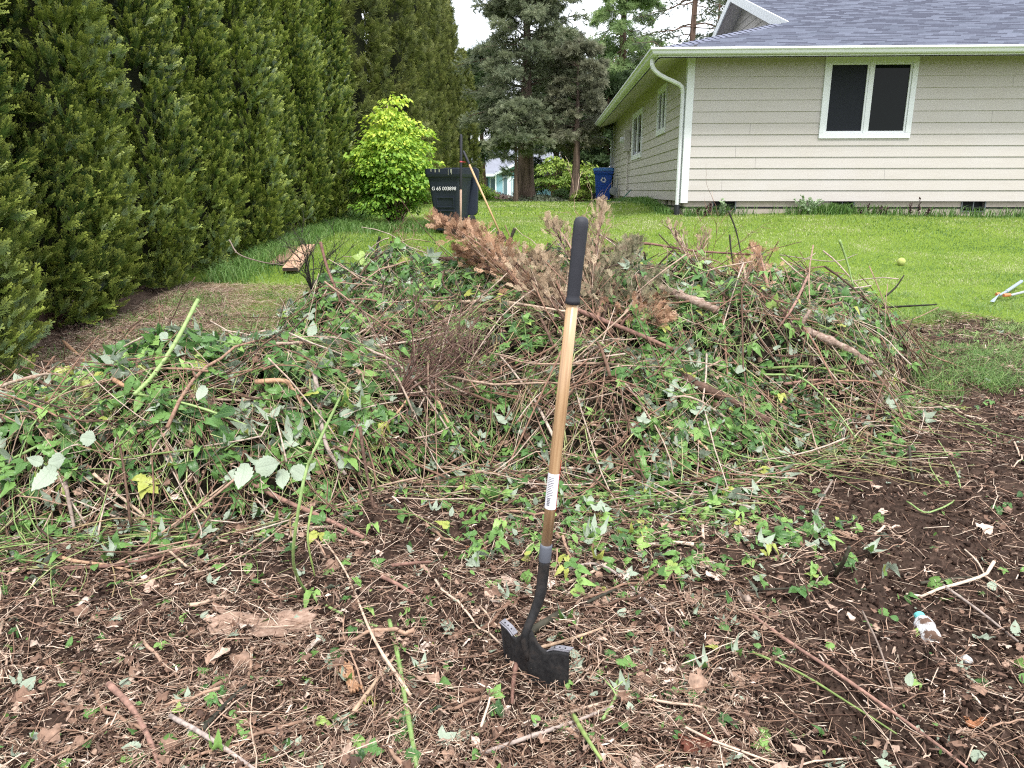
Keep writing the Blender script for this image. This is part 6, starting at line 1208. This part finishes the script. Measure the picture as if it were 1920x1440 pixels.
spray_branch('juniper_spray', [(A3(1440, 540, 4.9), A3(1412, 465, 5.1), .5), (A3(1400, 535, 4.9), A3(1385, 490, 5.0), .3)], 260, .022, .05, .05, M_jbr, 'small rusty juniper spray on the crest at the right', 96, .8)
spray_branch('juniper_spray', [(A3(1300, 500, 5.2), A3(1250, 420, 5.4), .4), (A3(1300, 500, 5.2), A3(1330, 440, 5.4), .3)], 120, .02, .05, .05, M_jtan, 'thin wispy dead spray on the crest right of the half-green one', 97, .9, .005)
# pale flowering twig in front of the blue bin
def twig_bush(name, base, n, L_, r0, mat, label, seed, fanr, dirv, gen=3, cat='bush', parent=None, spreadv=.5):
    r = np.random.default_rng(seed); A = Acc(); todo = [(np.zeros(3), norm(np.array([dirv], float) + .0)[0] + fanr * r.normal(size=3) * [1, .7, .6], L_ * r.uniform(.6, 1.1), r0, gen) for _ in range(n)]
    while todo:
        p, d, l, rad_, g = todo.pop(); K = 7; d = d / np.linalg.norm(d); P = [p]; dd = d.copy()
        for i in range(K - 1): dd = dd + r.normal(size=3) * .16 + np.array([0, 0, .03]); dd /= np.linalg.norm(dd); P.append(P[-1] + dd * l / (K - 1))
        P = np.array(P); tubes(A, P[None], (rad_ * np.linspace(1, .45, K))[None], 4, np.array([np.clip(.45 + .2 * r.normal(), 0, 1)]))
        if g > 0:
            for _ in range(r.integers(2, 5)): k = r.integers(2, K); todo.append((P[k], dd + r.normal(size=3) * spreadv, l * r.uniform(.4, .7), rad_ * .62, g - 1))
    return A.build(name, mat, parent, smooth=True, loc=base, label=label, cat=cat)
b = S(745, 745, .03); twig_bush('dead_twig_bush', b, 26, .42, .0042, m_ramp('red_twigs', [(0, (.07, .038, .030)), (.6, (.16, .095, .075)), (1, (.30, .21, .17))], .8, .2, 40, .3), 'uprooted dead bush of fine red-brown twigs fanning right on the left slope', 101, .42, (.75, .35, .55), 3)
b = at(1085, 470, 5.2); twig_bush('wispy_twig', b, 3, .40, .003, M_straw, 'pale wispy twig standing before the blue bin', 102, .15, (.25, .1, 1), 2, 'twig', spreadv=.35)
b = at(1330, 500, 5.3); twig_bush('wispy_twig', b, 4, .34, .003, M_twig, 'bare brown wispy twig on the crest below the house corner', 103, .35, (.1, .1, 1), 2, 'twig')
b = at(745, 490, 5.2); twig_bush('wispy_twig', b, 4, .28, .003, M_twig, 'bare brown wispy twig on the crest left of the black bin', 104, .5, (.1, .1, .9), 2, 'twig')
b = at(590, 560, 4.9); twig_bush('dark_twig_bush', b, 16, .34, .0042, M_blk, 'cluster of dark upright twigs at the left end of the main pile', 105, .28, (-.05, 0, 1), 2, 'twigs')
